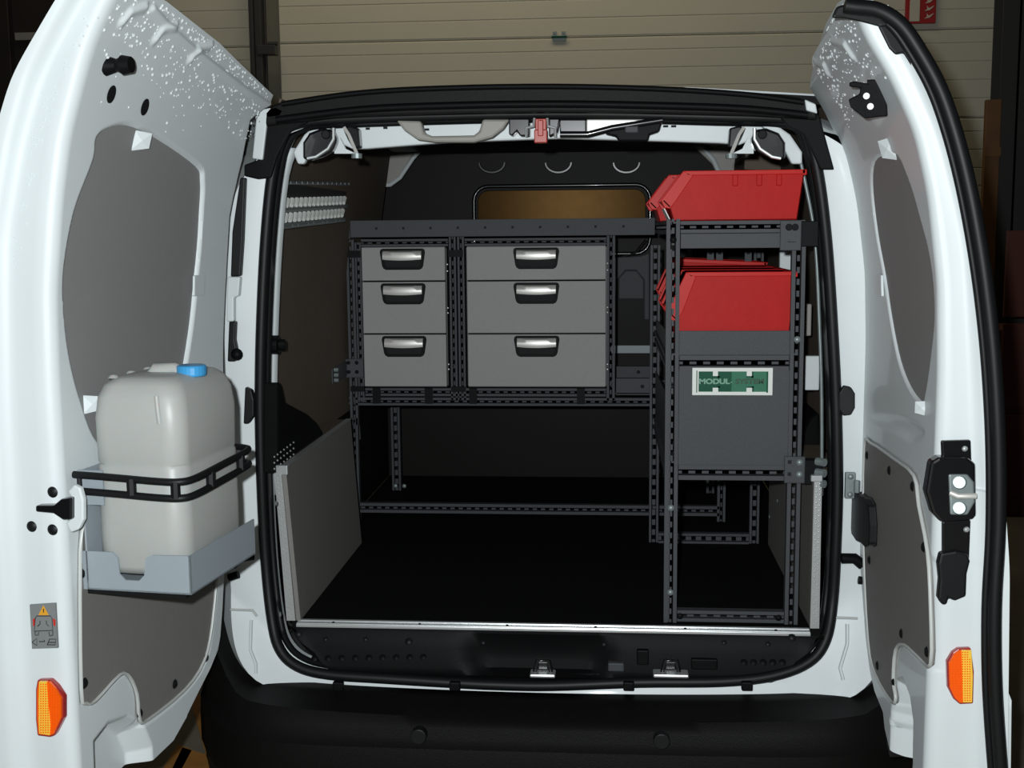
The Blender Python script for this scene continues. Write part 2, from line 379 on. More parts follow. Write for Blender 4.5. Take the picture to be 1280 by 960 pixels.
# ---- interior
ZF = .558
MB().prism([(-.60, -.02, .54), (.60, -.02, .54), (.60, .1, .54), (.67, .1, .54), (.67, 1.61, .54), (-.67, 1.61, .54), (-.67, .1, .54), (-.60, .1, .54)], (0, 0, ZF-.54)).build('floor_mat', 'mattex', van)
MB().bb((-.585, -.040, .552), (.575, -.026, .5565)).bb((-.585, -.028, .552), (.575, -.018, ZF+.0015)).bb((-.585, -.043, .547), (.575, -.038, .5545)).build('sill_strip', 'alu', van, bevel=.0015)
sb = Many()
for k in range(6): sb.dome((-.5+k*.2, -.034, .5566), (0, 0, 1), .004)
sb.build('sill_screw', 'hole', van)
# threshold cover: stepped black moulding between strip and seal
prof = [(-.036, .5465), (-.041, .540), (-.050, .505), (-.054, .480), (-.057, .462), (-.058, .447), (-.040, .425)]
xs = np.linspace(-.63, .63, 64); mb = MB()
def trough(x):  # latch recess scooped in the middle
    a_ = 1/(1+math.exp(-(x+.19)/.012)); b_ = 1/(1+math.exp((x-.13)/.012)); return a_*b_
for x in xs:
    for j, (yy, zz) in enumerate(prof):
        edge = max(0, abs(x)-.56)/.07
        t_ = trough(x)*(1 if 2 <= j <= 4 else 0)
        mb.v.append((x*(.60, .605, .60, .585, .565, .545, .53)[j]/.63, yy+.028*t_, zz-.006*t_+edge**2*.05*(1 if j > 1 else 0)))
n_ = len(prof)
mb.f = [(i*n_+j, i*n_+j+1, (i+1)*n_+j+1, (i+1)*n_+j) for i in range(len(xs)-1) for j in range(n_-1)]
mb.build('threshold_moulding', 'black', van, smooth=50)
st = Many()
for x, y in [(373, 792), (407, 799), (457, 799), (511, 802), (604, 803), (755, 805), (905, 803), (960, 805), (990, 797)]:
    q = at(x, y, Y=-.050); st.dome((q[0], q[1], q[2]), (0, -.8, .6), .009 if x in (373, 511, 990) else .006, .5, 10)
st.build('trim_clip', 'rubber', van, smooth=60)
st = Many()
for k in range(9):
    q = at(393+k*17, 823-.2*k, Y=-.057); st.dome(q, (0, -.8, .6), .008, .3, 8)
    q = at(930+k*12, 828, Y=-.057)
    if k < 5: st.dome(q, (0, -.8, .6), .008, .3, 8)
st.build('moulding_dimple', 'black', van, smooth=60)
def blk(name, x0, y0, x1, y1, Y, th, m, bevel=.003):
    a_ = at(x0, y0, Y=Y); b_ = at(x1, y1, Y=Y)
    return MB().bb((a_[0], Y, a_[2]), (b_[0], Y+th, b_[2])).build(name, m, van, bevel=bevel)
blk('rubber_buffer', 760, 829, 780, 840, -.062, .03, 'rack'); blk('rubber_buffer', 796, 813, 811, 832, -.060, .03, 'black'); blk('rubber_buffer', 864, 824, 897, 838, -.062, .03, 'black')
# two latch strikers
for x, wd, m2 in ((680, 16, 'badge'), (837, 22, 'badge')):
    c = at(x, 828, Y=-.06)+np.array([0, .04, 0]); k = wd/16
    MB().bb((c[0]-.028*k, -.125, c[2]-.012), (c[0]+.028*k, -.09, c[2]-.004)).build('latch_plate', 'alu', van, bevel=.003)
    MB().tube([(c[0]-.018, -.105, c[2]-.005), (c[0]-.012, -.108, c[2]+.022), (c[0]+.012, -.108, c[2]+.022), (c[0]+.018, -.105, c[2]-.005)], .005, 8).build('latch_loop', 'gloss', van, smooth=60)
    MB().bb((c[0]-.013, -.10, c[2]-.004), (c[0]+.013, -.085, c[2]+.018)).build('latch_block', 'gloss', van, bevel=.004)
# bumper
xs = np.linspace(-1, 1, 61); mb = MB()
prof = [(-.06, .415, .0), (-.085, .408, 0), (-.10, .402, .0), (-.165, .395, .02), (-.185, .380, .03), (-.195, .36, .03), (-.215, .345, .03), (-.222, .30, .035), (-.222, .24, .03), (-.205, .22, .03), (-.17, .12, .02), (-.05, .10, 0)]
for x in xs:
    c_ = abs(x)**9
    for yy, zz, e in prof:
        rise = max(0, (abs(x)-.84)/.16)
        mb.v.append((x*.815, yy+c_*.17-.012*(1-x*x), zz+(rise**1.6)*.19*(1 if zz > .39 else .2)+.02*x*x*(zz > .39)))
n_ = len(prof)
mb.f = [(i*n_+j, i*n_+j+1, (i+1)*n_+j+1, (i+1)*n_+j) for i in range(60) for j in range(n_-1)]
mb.build('rear_bumper', 'bumper', van, smooth=35, solid=.004)
for x, y in ((523, 921), (827, 927)):
    c = at(x, y, Y=-.236); MB().cyl((c[0], -.2385, c[2]), (c[0], -.215, c[2]), .017, 20).build('parking_sensor', 'rubber', van, bevel=.002)
for x in (420, 567, 786, 935):
    c = at(x, 862, Y=-.12); MB().bb((c[0]-.012, -.105, c[2]-.01), (c[0]+.012, -.09, c[2]+.010)).build('bumper_clip', 'black', van, bevel=.003)
mb = MB()
for x0 in (-.55, .5): mb.cyl((x0-.1, .9, .31), (x0+.1, .9, .31), .31, 32)
# rear wheels
for s in (-1, 1):
    MB().cyl((s*.78, .62, .315), (s*.60, .62, .315), .315, 40).build('tyre', 'rubber', van, bevel=.03)
# ---- wheel boxes, lined
def panelbox(name, a_, b_, m='panel'): return MB().bb(a_, b_).build(name, m, van, bevel=.0015)
MB().prism([(-.588, -.03, ZF), (-.577, -.03, ZF), (-.600, -.03, .917), (-.611, -.03, .917)], (0, .69, 0)).build('wheel_box_side', 'panel', van, bevel=.0015)
panelbox('wheel_box_top', (-.66, .03, .906), (-.612, .66, .917), 'inpanel')
MB().bb((-.613, -.025, .9172), (-.598, .66, .9195)).build('wheel_box_edge_profile', 'alu', van)
panelbox('wheel_box_side', (.577, -.02, ZF), (.588, .70, .905))
panelbox('wheel_box_top', (.5885, .03, .895), (.655, .70, .905), 'inpanel')
def perf(xt, xb_, z0_, z1_, y):
    fx = lambda z: xb_+(xt-xb_)*(z-z0_)/(z1_-z0_)
    p_ = MB().prism([(fx(z0_)-.010, y, z0_), (fx(z0_)+.010, y, z0_), (fx(z1_)+.008, y, z1_), (fx(z1_)-.008, y, z1_)], (0, -.004, 0)).build('perforated_edge_profile', 'alu', van)
    mb = MB(); z = z0_+.01
    while z < z1_-.01: mb.dome((fx(z)-.003, y-.004, z), (0, -1, 0), .0028, .5, 6); mb.dome((fx(z)+.004, y-.004, z+.006), (0, -1, 0), .0028, .5, 6); z += .012
    mb.build('embossing', 'alu', p_, kind='stuff')
perf(-.617, -.598, .56, .905, -.032); perf(.586, .586, .56, .90, -.022)
sc = Many()
for x, y in [(396, 637), (411, 622), (427, 642), (387, 691), (350, 768), (345, 629)]: sc.dome(at(x, y, X=-.5765-.023*(780-y)/175*1.0), (1, 0, 0), .006, .5, 10)
sc.build('panel_screw', 'zinc', van)
sc = Many()
for x, y in [(972, 626), (962, 646), (957, 683), (1000, 655)]: sc.dome(at(x, y, X=.5765), (-1, 0, 0), .006, .5, 10)
sc.build('panel_screw', 'zinc', van)
MB().bb((-.622, -.035, .900), (-.595, -.02, .922)).build('corner_bracket', 'alu', van, bevel=.002)
MB().bb((.570, -.03, .893), (.595, -.015, .907)).build('corner_bracket', 'alu', van, bevel=.002)
# ---- side linings (lean inwards above the belt)
def lining(s, y0, y1, name):
    mb = MB(); P = [(.665, .90), (.665, 1.25), (.645, 1.45), (.60, 1.74)]
    for i in range(3):
        (xa, za), (xb, zb_) = P[i], P[i+1]
        mb.add([(s*xa, y0, za), (s*xb, y0, zb_), (s*xb, y1, zb_), (s*xa, y1, za)], [(0, 1, 2, 3) if s > 0 else (3, 2, 1, 0)])
    return mb.build(name, 'inpanel', van, solid=.006)
for s_ in (-1, 1): MB().bb((s_*.672, .04, .56), (s_*.69, 1.61, 1.0)).build('lower_shade_liner', 'bulk', van)  # added black sheets, their colour stands in for the shade under the bench
lining(-1, .04, 1.40, 'side_lining'); lining(1, .04, 1.40, 'side_lining')
# slotted galvanised plate on the left lining
pl = thing('perforated_rail', 'galvanised slotted plate screwed high on the left interior lining', 'rail', (-.63, .5, 1.5))
x_ = -.625
A, B, Cc, D = [at(*p, X=-.628) for p in ((355, 226), (435, 228), (428, 276), (350, 285))]
def lerp(u_, v_): return (A*(1-u_)+B*u_)*(1-v_)+(D*(1-u_)+Cc*u_)*v_
MB().prism([lerp(0, 0), lerp(1, 0), lerp(1, 1), lerp(0, 1)], (-.004, 0, 0)).build('back_plate', 'steel', pl)
for v_ in (.04, .62, .97):
    q = MB(); q.tube([lerp(0, v_)+[.003, 0, 0], lerp(1, v_)+[.003, 0, 0]], .007 if v_ > .1 else .005, 6); q.build('pressed_rib', 'zinc', pl)
for r_, (va, vb) in enumerate(((.40, .54), (.72, .86))):
    for k in range(15):
        u_ = (k+.5)/15.5; q = MB(); a1 = lerp(u_, va)+[.006, 0, 0]; a2 = lerp(u_-.012, vb)+[.006, 0, 0]
        q.tube([a1, a2], .0065, 6); q.build('louvre_tab', 'badge', pl)
sc = Many()
for k in range(13): sc.dome(lerp((k+.5)/13, .04)+[.009, 0, 0], (1, 0, 0), .004); sc.dome(lerp((k+.5)/13, .97)+[.009, 0, 0], (1, 0, 0), .0035) if k % 3 else None
sc.build('rivet', 'alu', pl)
# black wheel-arch cover on the wheel box
prf = [at(x, y, X=-.62) for x, y in [(347, 592), (347, 478), (352, 478), (357, 502), (385, 517), (396, 527), (405, 541), (402, 549), (362, 582)]]
MB().prism(prf, (-.035, 0, 0)).build('wheel_arch_cover', 'mattex', van, bevel=.006)
for r_ in range(3):
    sc = Many()
    for k in range(7):
        sc.dome(at(343+k*4.0-r_*0, 571-k*3.0+r_*7.5, X=-.616), (1, -.6, .3), .0024, .6, 6)
    sc.build('stud', 'alu', van)
# knob on left jamb
kb = MB(); c = at(338, 431, Y=.05); kb.cyl((c[0]-.02, .05, c[2]), (c[0]+.02, .05, c[2]), .022, 14); kb.cyl((c[0]+.02, .05, c[2]), (c[0]+.035, .05, c[2]), .013, 12); kb.bb((c[0]-.018, .04, c[2]-.035), (c[0]-.005, .06, c[2]+.035))
kb.build('interior_light_switch', 'black', van, bevel=.002)
# inner pillar flanges
def strip(pts, wd, m, name, yo=.05):
    mb = MB(); P = [at(x, y, Y=yo) for x, y in pts]; n = len(P)
    L_ = [p+[-wd/2, 0, 0] for p in P]; R_ = [p+[wd/2, 0.015, 0] for p in P]
    mb.add(L_+R_, [(i, i+1, n+i+1, n+i) for i in range(n-1)])
    return mb.build(name, m, van, smooth=60, solid=.006)
strip(smoothpoly([(366, 185), (354, 220), (346, 300), (341, 400), (339, 500), (339, 620)], 3, False), .020, 'white', 'inner_pillar_flange')
strip(smoothpoly([(1000, 185), (1012, 240), (1022, 300), (1027, 400), (1030, 500), (1030, 620)], 3, False), .006, 'zinc', 'inner_pillar_flange')
# right pillar cavity pieces
blk('pillar_reinforcement', 1007, 445, 1024, 488, .30, .02, 'white'); blk('pillar_reinforcement', 975, 312, 994, 345, .62, .02, 'white'); blk('pillar_reinforcement', 1004, 380, 1014, 420, .34, .02, 'beige')
MB().prism([at(x, y, Y=.36) for x, y in [(1004, 590), (1004, 545), (1012, 525), (1024, 515), (1030, 590)]], (0, .2, 0)).build('wheel_arch_cover', 'mattex', van, bevel=.01)
# ---- ceiling members
MB().bb((-.60, .08, 1.712), (.60, 1.6, 1.722)).build('headliner', 'bulk', van)
def beam(px, Y, th, m, name): return MB().prism([at(x, y, Y=Y) for x, y in px], (0, th, 0)).build(name, m, van, bevel=.004)
beam([(400, 150), (690, 146), (975, 150), (975, 160), (925, 181), (900, 179), (840, 177), (700, 173), (560, 178), (457, 186), (440, 186), (405, 170)], .05, .03, 'white', 'rear_roof_member')
# curved inner corners
beam([(372, 205), (366, 190), (380, 168), (400, 152), (425, 152), (400, 170), (386, 190), (380, 205)], .02, .02, 'white', 'corner_gusset')
beam([(1003, 205), (1003, 190), (988, 168), (965, 152), (945, 152), (968, 170), (982, 190), (990, 205)], .02, .02, 'white', 'corner_gusset')
# grab handle
hd = smoothpoly([at(x, y, Y=-.005) for x, y in [(497, 151), (506, 160), (520, 170), (540, 175), (590, 175), (612, 170), (624, 160), (630, 151)]], 4, False)
MB().prism([at(x, y, Y=-.01) for x, y in [(495, 150), (505, 163), (522, 175), (545, 178), (592, 178), (615, 172), (629, 161), (637, 149), (603, 149), (599, 164), (592, 169), (540, 170), (530, 166), (526, 151)]], (0, .03, 0)).build('grab_handle', 'beige', van, bevel=.005)
# latch parts at the middle of the header
def roofpart(name, px, Y, th, m, bevel=.003, label=None): return plate(name, px, Y, th, m, bevel=bevel, label=label)
roofpart('striker_frame', [(636, 148), (662, 148), (662, 170), (650, 170), (646, 164), (640, 170), (636, 168)], -.01, .03, 'gloss')
roofpart('striker_frame', [(686, 148), (700, 148), (697, 166), (686, 171)], -.01, .03, 'gloss')
q = MB(); c = at(676, 160, Y=-.02)
q.bb((c[0]-.012, -.02, c[2]-.005), (c[0]+.012, 0, c[2]+.02)); q.bb((c[0]-.014, -.03, c[2]-.032), (c[0]+.014, -.005, c[2]-.004)); q.bb((c[0]-.006, -.032, c[2]-.018), (c[0]+.006, -.028, c[2]+.016))
q.build('release_catch', 'redlatch', van, bevel=.003, label='red release catch')
for s in (-1, 1): MB().tube([at(676+s*8, 148, Y=-.01), at(676+s*9, 158, Y=-.015), at(676+s*18, 160, Y=-.015), at(676+s*18, 171, Y=-.01)], .0035, 6).build('catch_wire', 'alu', van)
roofpart('lock_arm', [(699, 149), (733, 149), (733, 168), (700, 170)], -.005, .02, 'gloss')
roofpart('chrome_link', [(733, 149), (826, 149), (822, 153), (780, 157), (745, 163), (733, 166)], -.008, .012, 'chrome')
MB().tube([at(700, 168, Y=-.012), at(735, 168, Y=-.012), (at(765, 160, Y=-.012)), at(828, 150, Y=-.012)], .007, 8).build('lock_rod', 'gloss', van, smooth=60)
roofpart('lock_motor', [(757, 160), (828, 150), (824, 164), (812, 168), (810, 176), (774, 176), (770, 170), (757, 167)], -.01, .04, 'black')
roofpart('motor_cover', [(781, 157), (798, 157), (798, 166), (781, 166)], -.018, .012, 'rack')
sl = Many()
for x, y in ((534, 162), (832, 158), (842, 158), (460, 161), (482, 160), (910, 154)): sl.bb(at(x-3, y-1.5, Y=.045), at(x+3, y+1.5, Y=.055))
sl.build('slot_hole', 'hole', van)
# upper hinge latches in both corners
for s, cx in ((1, 398), (-1, 962)):
    def m_(x): return cx+s*(x-398)
    MB().prism([at(m_(x), y, Y=-.0) for x, y in [(378, 199), (378, 178), (386, 166), (402, 160), (416, 162), (421, 175), (416, 188), (402, 196), (388, 200)]], (0, .03, 0)).build('upper_latch_housing', 'gloss', van, bevel=.006)
    MB().cyl(at(m_(407), 168, Y=-.008), at(m_(407), 168, Y=.01), .010, 16).build('latch_pivot', 'black', van, bevel=.002)
    MB().tube([at(m_(x), y, Y=-.01) for x, y in [(417, 160), (417, 174), (410, 186), (395, 196), (384, 198)]], .0035, 6).build('latch_spring', 'alu', van)
    MB().prism([at(m_(x), y, Y=.0) for x, y in [(428, 160), (436, 157), (448, 160), (450, 184), (441, 186), (434, 174)]], (0, .03, 0)).build('latch_arm', 'gloss', van, bevel=.004)
    MB().tube([at(m_(x), y, Y=-.006) for x, y in [(430, 159), (436, 168), (441, 180), (446, 192)]], .004, 6).build('latch_lever', 'chrome', van)
    MB().cyl(at(m_(446), 192, Y=-.0), at(m_(446), 198, Y=-.0), .012, 12).build('latch_bolt', 'zinc', van)
    MB().prism([at(m_(x), y, Y=.03) for x, y in [(418, 178), (425, 172), (432, 186), (445, 192), (418, 192)]], (0, .01, 0)).build('latch_backing', 'white', van)
# ---- bulkhead
YK = 1.62
MB().bb((-.70, YK, .55), (.70, YK+.02, 1.77)).build('bulkhead', 'bulk', van)
MB().tube([(a_, YK-.002, b_) for a_, b_ in rrect(*( (at(702, 262, Y=YK)[0], at(702, 275, Y=YK)[2])), .62, .24, .05)], .007, 8, closed=True).build('bulkhead_window_bead', 'gloss', van, smooth=60)
cw = at(702, 275, Y=YK)
MB().prism([(a_, YK-.022+.022*(a_-cw[0]+.3)-.012*(b_-cw[2]), b_) for a_, b_ in rrect(cw[0], cw[2]+.03, .59, .15, .04)], (0, .006, 0)).build('bulkhead_window', 'bulkwin', van, bevel=.002)
for x in (615, 698, 783):
    c = at(x, 207, Y=YK)
    MB().tube([(c[0]+.045*math.cos(math.radians(a_)), YK-.002, c[2]+.034*math.sin(math.radians(a_))+.01) for a_ in range(180, 361, 15)], .005, 6).build('pressed_ring', 'gloss', van, smooth=60)
MB().tube([at(x, y, Y=YK-.004) for x, y in [(700, 322), (775, 322), (795, 316), (808, 300)]], .006, 8).build('pressed_bead', 'bulk', van, smooth=60)
MB().prism([at(x, y, Y=YK-.03) for x, y in [(760, 322), (800, 320), (812, 316), (812, 400), (805, 400), (805, 350), (795, 338), (782, 338), (772, 350), (765, 400), (760, 400)]], (0, .01, 0)).build('bulkhead_brace', 'rack', van, bevel=.004)
MB().prism([at(x, y, Y=YK-.015) for x, y in [(773, 374), (773, 348), (782, 338), (796, 338), (805, 350), (805, 374)]], (0, .01, 0)).build('arched_pressing', 'rack', van, bevel=.004)
MB().bb(at(760, 432, Y=YK-.06), at(815, 441, Y=YK-.05)).build('bulkhead_cross_bar', 'tray', van)
# beige upper reinforcement each side
beam([(448, 186), (530, 178), (514, 196), (498, 222), (486, 232), (466, 233), (466, 190)], 1.50, .02, 'beige', 'b_pillar_gusset'.replace('b_', 'centre_'))
MB().tube([at(x, y, Y=1.49) for x, y in [(532, 180), (516, 198), (500, 222), (488, 231), (467, 232)]], .008, 6).build('gusset_edge', 'white', van, smooth=60)
beam([(862, 178), (930, 182), (985, 190), (985, 240), (905, 236), (890, 205)], 1.40, .02, 'beige', 'centre_pillar_gusset')
MB().tube([at(x, y, Y=1.38) for x, y in [(862, 177), (880, 186), (892, 200), (902, 222), (908, 240)]], .009, 6).build('gusset_edge', 'white', van, smooth=60)
MB().prism([at(x, y, Y=.9) for x, y in [(932, 190), (980, 190), (985, 215), (930, 212)]], (0, .3, 0)).build('roof_side_rail', 'inpanel', van, bevel=.004)

# ================================================================== DOORS
WIN_L = [(1.2, 0), (1.35, .005), (1.5, .025), (1.6, .045), (1.7, .08), (1.75, .10), (1.8, .13), (1.86, .17)]
WIN_R = [(1.2, 0), (1.35, .006), (1.5, .027), (1.6, .052), (1.7, .10), (1.75, .135), (1.8, .155), (1.86, .175)]
WOUT_L = [(.5, -.13), (.8, -.13), (1.2, -.12), (1.44, -.106), (1.5, -.09), (1.6, -.06), (1.693, -.022), (1.75, .02), (1.816, .07), (1.87, .115)]
WOUT_R = [(.5, -.13), (.87, -.118), (1.18, -.085), (1.42, -.058), (1.594, -.004), (1.713, .05), (1.79, .10), (1.85, .145)]
def tab(T):
    a_ = np.array(T); zz = np.linspace(.2, 2.1, 381); v = np.interp(zz, a_[:, 0], a_[:, 1])
    k = np.hanning(23); k /= k.sum(); v2 = np.convolve(np.pad(v, 11, mode='edge'), k, 'valid')
    return lambda z: np.interp(z, zz, v2)
def sdf(poly, X, Z):                         # signed distance, negative inside
    P = np.array(poly, float); n = len(P); d = np.full(X.shape, 1e9); ins = np.zeros(X.shape, bool)
    for i in range(n):
        a_, b_ = P[i], P[(i+1) % n]; e = b_-a_; wx, wz = X-a_[0], Z-a_[1]
        t = np.clip((wx*e[0]+wz*e[1])/(e@e+1e-12), 0, 1)
        d = np.minimum(d, (wx-e[0]*t)**2+(wz-e[1]*t)**2)
        c1 = (a_[1] <= Z) & (b_[1] > Z); c2 = (a_[1] > Z) & (b_[1] <= Z); cr_ = e[0]*wz-e[1]*wx
        ins ^= (c1 & (cr_ > 0)) | (c2 & (cr_ < 0))
    return np.where(ins, -1, 1)*np.sqrt(d)
def sstep(x): x = np.clip(x, 0, 1); return x*x*(3-2*x)
class Door:
    def __init__(s, side):
        s.side = side; s.s = 1 if side == 'L' else -1
        s.H = np.array([-.69, 0, 0]) if side == 'L' else np.array([.685, 0, 0])
        s.a = math.radians(97 if side == 'L' else 90)
        s.win = tab(WIN_L if side == 'L' else WIN_R); s.wout = tab(WOUT_L if side == 'L' else WOUT_R)
        s.W = .745 if side == 'L' else .575
        s.ax = np.array([s.s*math.cos(s.a), -math.sin(s.a), 0]); s.wx = np.array([s.s*math.sin(s.a), math.cos(s.a), 0])
    def w(s, u, wv, z): return s.H+s.ax*u+s.wx*wv+np.array([0, 0, z])
    def px(s, px, py, off=0.):               # sight line meets the inner sheet -> (u, z)
        d = ray(px, py); wv = 0.
        for _ in range(40):
            t = ((wv+off)-(CAM-s.H).dot(s.wx))/d.dot(s.wx); p = CAM+d*t; wv = .5*wv+.5*float(s.win(p[2]))
        return (float((p-s.H).dot(s.ax)), float(p[2]))
    def pj(s, px, py, u):                    # sight line meets the plane u = const -> (w, z)
        d = ray(px, py); t = (u-(CAM-s.H).dot(s.ax))/d.dot(s.ax); p = CAM+d*t
        return float((p-s.H).dot(s.wx)), float(p[2])
    def poly(s, pts, n=3): return [tuple(q) for q in smoothpoly([s.px(*p) for p in pts], n)]
    def on(s, u, z, off=0.): return s.w(u, float(s.win(z))+off, z)
    def flat(s, poly, off, th):              # thin slab following a (u,z) outline on the sheet
        mb = MB(); n = len(poly)
        A_ = [s.on(u, z, off) for u, z in poly]; B_ = [s.on(u, z, off+th) for u, z in poly]
        mb.add(A_+B_, [tuple(range(n)), tuple(range(n, 2*n))[::-1]]+[(i, (i+1) % n, n+(i+1) % n, n+i) for i in range(n)])
        return mb
def zt(d, u):    # top edge height
    if d.side == 'L': return float(np.interp(u, [0, .15, .35, .6, .70, .745, .80], [1.738, 1.765, 1.80, 1.832, 1.838, 1.832, 1.82]))
    return float(np.interp(u, [0, .15, .35, .48, .55, .575, .60], [1.742, 1.775, 1.815, 1.828, 1.825, 1.80, 1.76]))
def zb(d, u): return float(np.interp(u, [0, .03, .10, .2, .8], [.60, .52, .46, .435, .42])) if d.side == 'L' else float(np.interp(u, [0, .03, .10, .2, .8], [.58, .50, .44, .41, .40]))
EDGE = dict(L=[(340, 130), (315, 150), (305, 200), (289, 270), (285, 345), (282, 400), (281, 450), (283, 600), (283, 700), (280, 760), (276, 810), (268, 832), (250, 880)],
            R=[(1010, 116), (1020, 135), (1032, 170), (1042, 200), (1052, 250), (1055, 270), (1060, 330), (1067, 400), (1072, 450), (1072, 540), (1074, 700), (1080, 780), (1084, 830), (1088, 855), (1098, 880)])
def set_edge(d):
    e = sorted([d.px(*p) for p in EDGE[d.side]], key=lambda q: q[1]); e = [(max(-.03, q[0]), q[1]) for q in e]
    d.edge = np.array(e)
def build_door(d, label, recesses, creases):
    e = bpy.data.objects.new('rear_door', None); C.objects.link(e); e.parent = van; e['label'] = label; e.empty_display_size = .05
    set_edge(d)
    NU, NZ = 230, 460
    us = np.linspace(0, 1, NU)
    U_ = np.zeros((NZ, NU)); Z_ = np.zeros((NZ, NU))
    uu = us*d.W
    tops = np.array([zt(d, u) for u in uu]); bots = np.array([zb(d, u) for u in uu])
    for j in range(NZ):
        f_ = j/(NZ-1); Z_[j] = bots+(tops-bots)*f_
        u0 = np.interp(Z_[j], d.edge[:, 1], d.edge[:, 0]); U_[j] = u0+us*(d.W-u0)
    Wd = d.win(Z_)
    for poly, dep, soft in recesses: Wd = Wd-dep*sstep(-sdf(poly, U_, Z_)/soft)
    for pts, hgt, rad in creases:
        dist = np.full(U_.shape, 1e9)
        for i in range(len(pts)-1):
            a_, b_ = np.array(pts[i]), np.array(pts[i+1]); ee = b_-a_
            t = np.clip(((U_-a_[0])*ee[0]+(Z_-a_[1])*ee[1])/(ee@ee), 0, 1)
            dist = np.minimum(dist, np.hypot(U_-a_[0]-ee[0]*t, Z_-a_[1]-ee[1]*t))
        Wd = Wd+hgt*sstep(1-dist/rad)
    # columns: hinge jamb, sheet, rounded lock jamb, outer flange
    cols = []
    wi, wo = Wd, d.wout(Z_)
    th = lambda j: wi[:, j]-wo[:, j]
    cols.append((U_[:, 0], Z_[:, 0], wo[:, 0])); cols.append((U_[:, 0]-.002, Z_[:, 0], wi[:, 0]-.012)); cols.append((U_[:, 0]+.003, Z_[:, 0], wi[:, 0]-.003))
    for k in range(3, NU-1): cols.append((U_[:, k], Z_[:, k], wi[:, k]))
    u1, z1, w1, w0 = U_[:, -1], Z_[:, -1], wi[:, -1], wo[:, -1]
    T_ = np.maximum(w1-w0, .02)
    for du, fw in ((.008, .0), (.017, .06), (.022, .16), (.024, .30), (.026, .52), (.028, .60), (.033, .68), (.040, .73), (.046, .78), (.050, .86), (.052, .96), (.053, 1.0)):
        du_ = du*np.where(z1 > 1.0, .75, 1.) if d.s < 0 else du
        cols.append((u1+du_-.004, z1, w1-T_*fw if fw else w1-.001))
    mb = MB(); nC = len(cols)
    for j in range(NZ):
        for c_ in cols: mb.v.append(tuple(d.w(c_[0][j], c_[2][j], c_[1][j])))
    for j in range(NZ-1):
        for k in range(nC-1):
            q = (j*nC+k, j*nC+k+1, (j+1)*nC+k+1, (j+1)*nC+k); mb.f.append(q if d.s > 0 else q[::-1])
    # close to the outer skin
    n0 = len(mb.v)
    for j in (0, NZ-1):
        for c_ in cols:
            mb.v.append(tuple(d.w(c_[0][j], float(d.wout(c_[1][j]))+(.0), c_[1][j])))
    for b_, j in ((n0, 0), (n0+nC, NZ-1)):
        for k in range(nC-1):
            mb.f.append((j*nC+k, j*nC+k+1, b_+k+1, b_+k))
    sk = []
    mb.build('inner_panel', 'white', e, smooth=50)
    ob = MB()
    for j in range(0, NZ, 6):
        for u in np.linspace(.15, d.W+(.05 if j < .18*NZ else .01), 12): ob.v.append(tuple(d.w(u, float(d.wout(np.interp(j, [0, NZ-1], [zb(d, min(u, d.W)), zt(d, min(u, d.W))])))-.003, np.interp(j, [0, NZ-1], [zb(d, min(u, d.W)), zt(d, min(u, d.W))]))))
    R_ = len(ob.v)//12
    ob.f = [(j*12+k, j*12+k+1, (j+1)*12+k+1, (j+1)*12+k) for j in range(R_-1) for k in range(11)]
    ob.build('outer_skin', 'outer', e, smooth=50, solid=.002)
    return e
def gridpanel(d, poly, off, name, m, parent, grow=.012, step=.012):
    P = np.array(poly); lo, hi = P.min(0)-grow, P.max(0)+grow
    nu, nz = int((hi[0]-lo[0])/step)+1, int((hi[1]-lo[1])/step)+1
    X, Z = np.meshgrid(np.linspace(lo[0], hi[0], nu), np.linspace(lo[1], hi[1], nz)); S = sdf(poly, X, Z)
    mb = MB(); mb.v = [tuple(d.on(X[j, i], Z[j, i], off)) for j in range(nz) for i in range(nu)]
    mb.f = [(j*nu+i, j*nu+i+1, (j+1)*nu+i+1, (j+1)*nu+i) for j in range(nz-1) for i in range(nu-1) if min(S[j, i], S[j, i+1], S[j+1, i], S[j+1, i+1]) < grow]
    if d.s < 0: mb.f = [f[::-1] for f in mb.f]
    return mb.build(name, m, parent, smooth=60)
def droplets(d, parent, regs, n):
    mb = MB()
    for (u0, u1, z0_, z1_), k in regs:
        for _ in range(int(n*k)):
            u = random.uniform(u0, u1); z = zt(d, u)-.008-(z1_-z0_)*random.random()**1.8
            r_ = random.choice((.0015, .002, .0025, .0035)); s1 = (float(d.win(z+.01))-float(d.win(z-.01)))/.02
            mb.dome(d.on(u, z), d.wx-np.array([0, 0, s1]), r_, .7, 6)
    mb.build('water_droplets', 'water', parent, kind='stuff', smooth=60)

# ---------------- left door
L = Door('L')
winL = L.poly([(116, 200), (120, 172), (136, 158), (165, 153), (205, 172), (250, 205), (256, 225), (255, 260), (250, 330), (243, 400), (232, 470), (215, 530), (175, 560), (135, 560), (116, 545), (98, 495), (85, 440), (79, 385), (80, 330), (92, 265)], 4)
footL = [(.50, .30), (.50, .46), (.53, .52), (.585, .56), (.65, .575), (.705, .56), (.715, .30)]
stepL = [L.px(*p) for p in [(350, 140), (300, 105), (240, 70), (170, 30), (150, 8)]]
lowL = L.poly([(97, 690), (98, 862), (104, 882), (118, 880), (150, 848), (160, 850), (168, 870), (170, 905), (180, 910), (232, 868), (258, 830), (268, 780), (276, 690), (278, 600), (200, 600), (120, 600), (105, 640)], 3)
cre = [([L.px(*p) for p in pts], .007, .012) for pts in ([(152, 28), (162, 16), (180, 10)], [(193, 50), (202, 38), (218, 33)], [(237, 75), (246, 62), (262, 58)])]
cre += [([L.px(*p) for p in [(345, 138), (300, 108), (255, 74), (215, 40), (190, 12)]], .006, .010)]
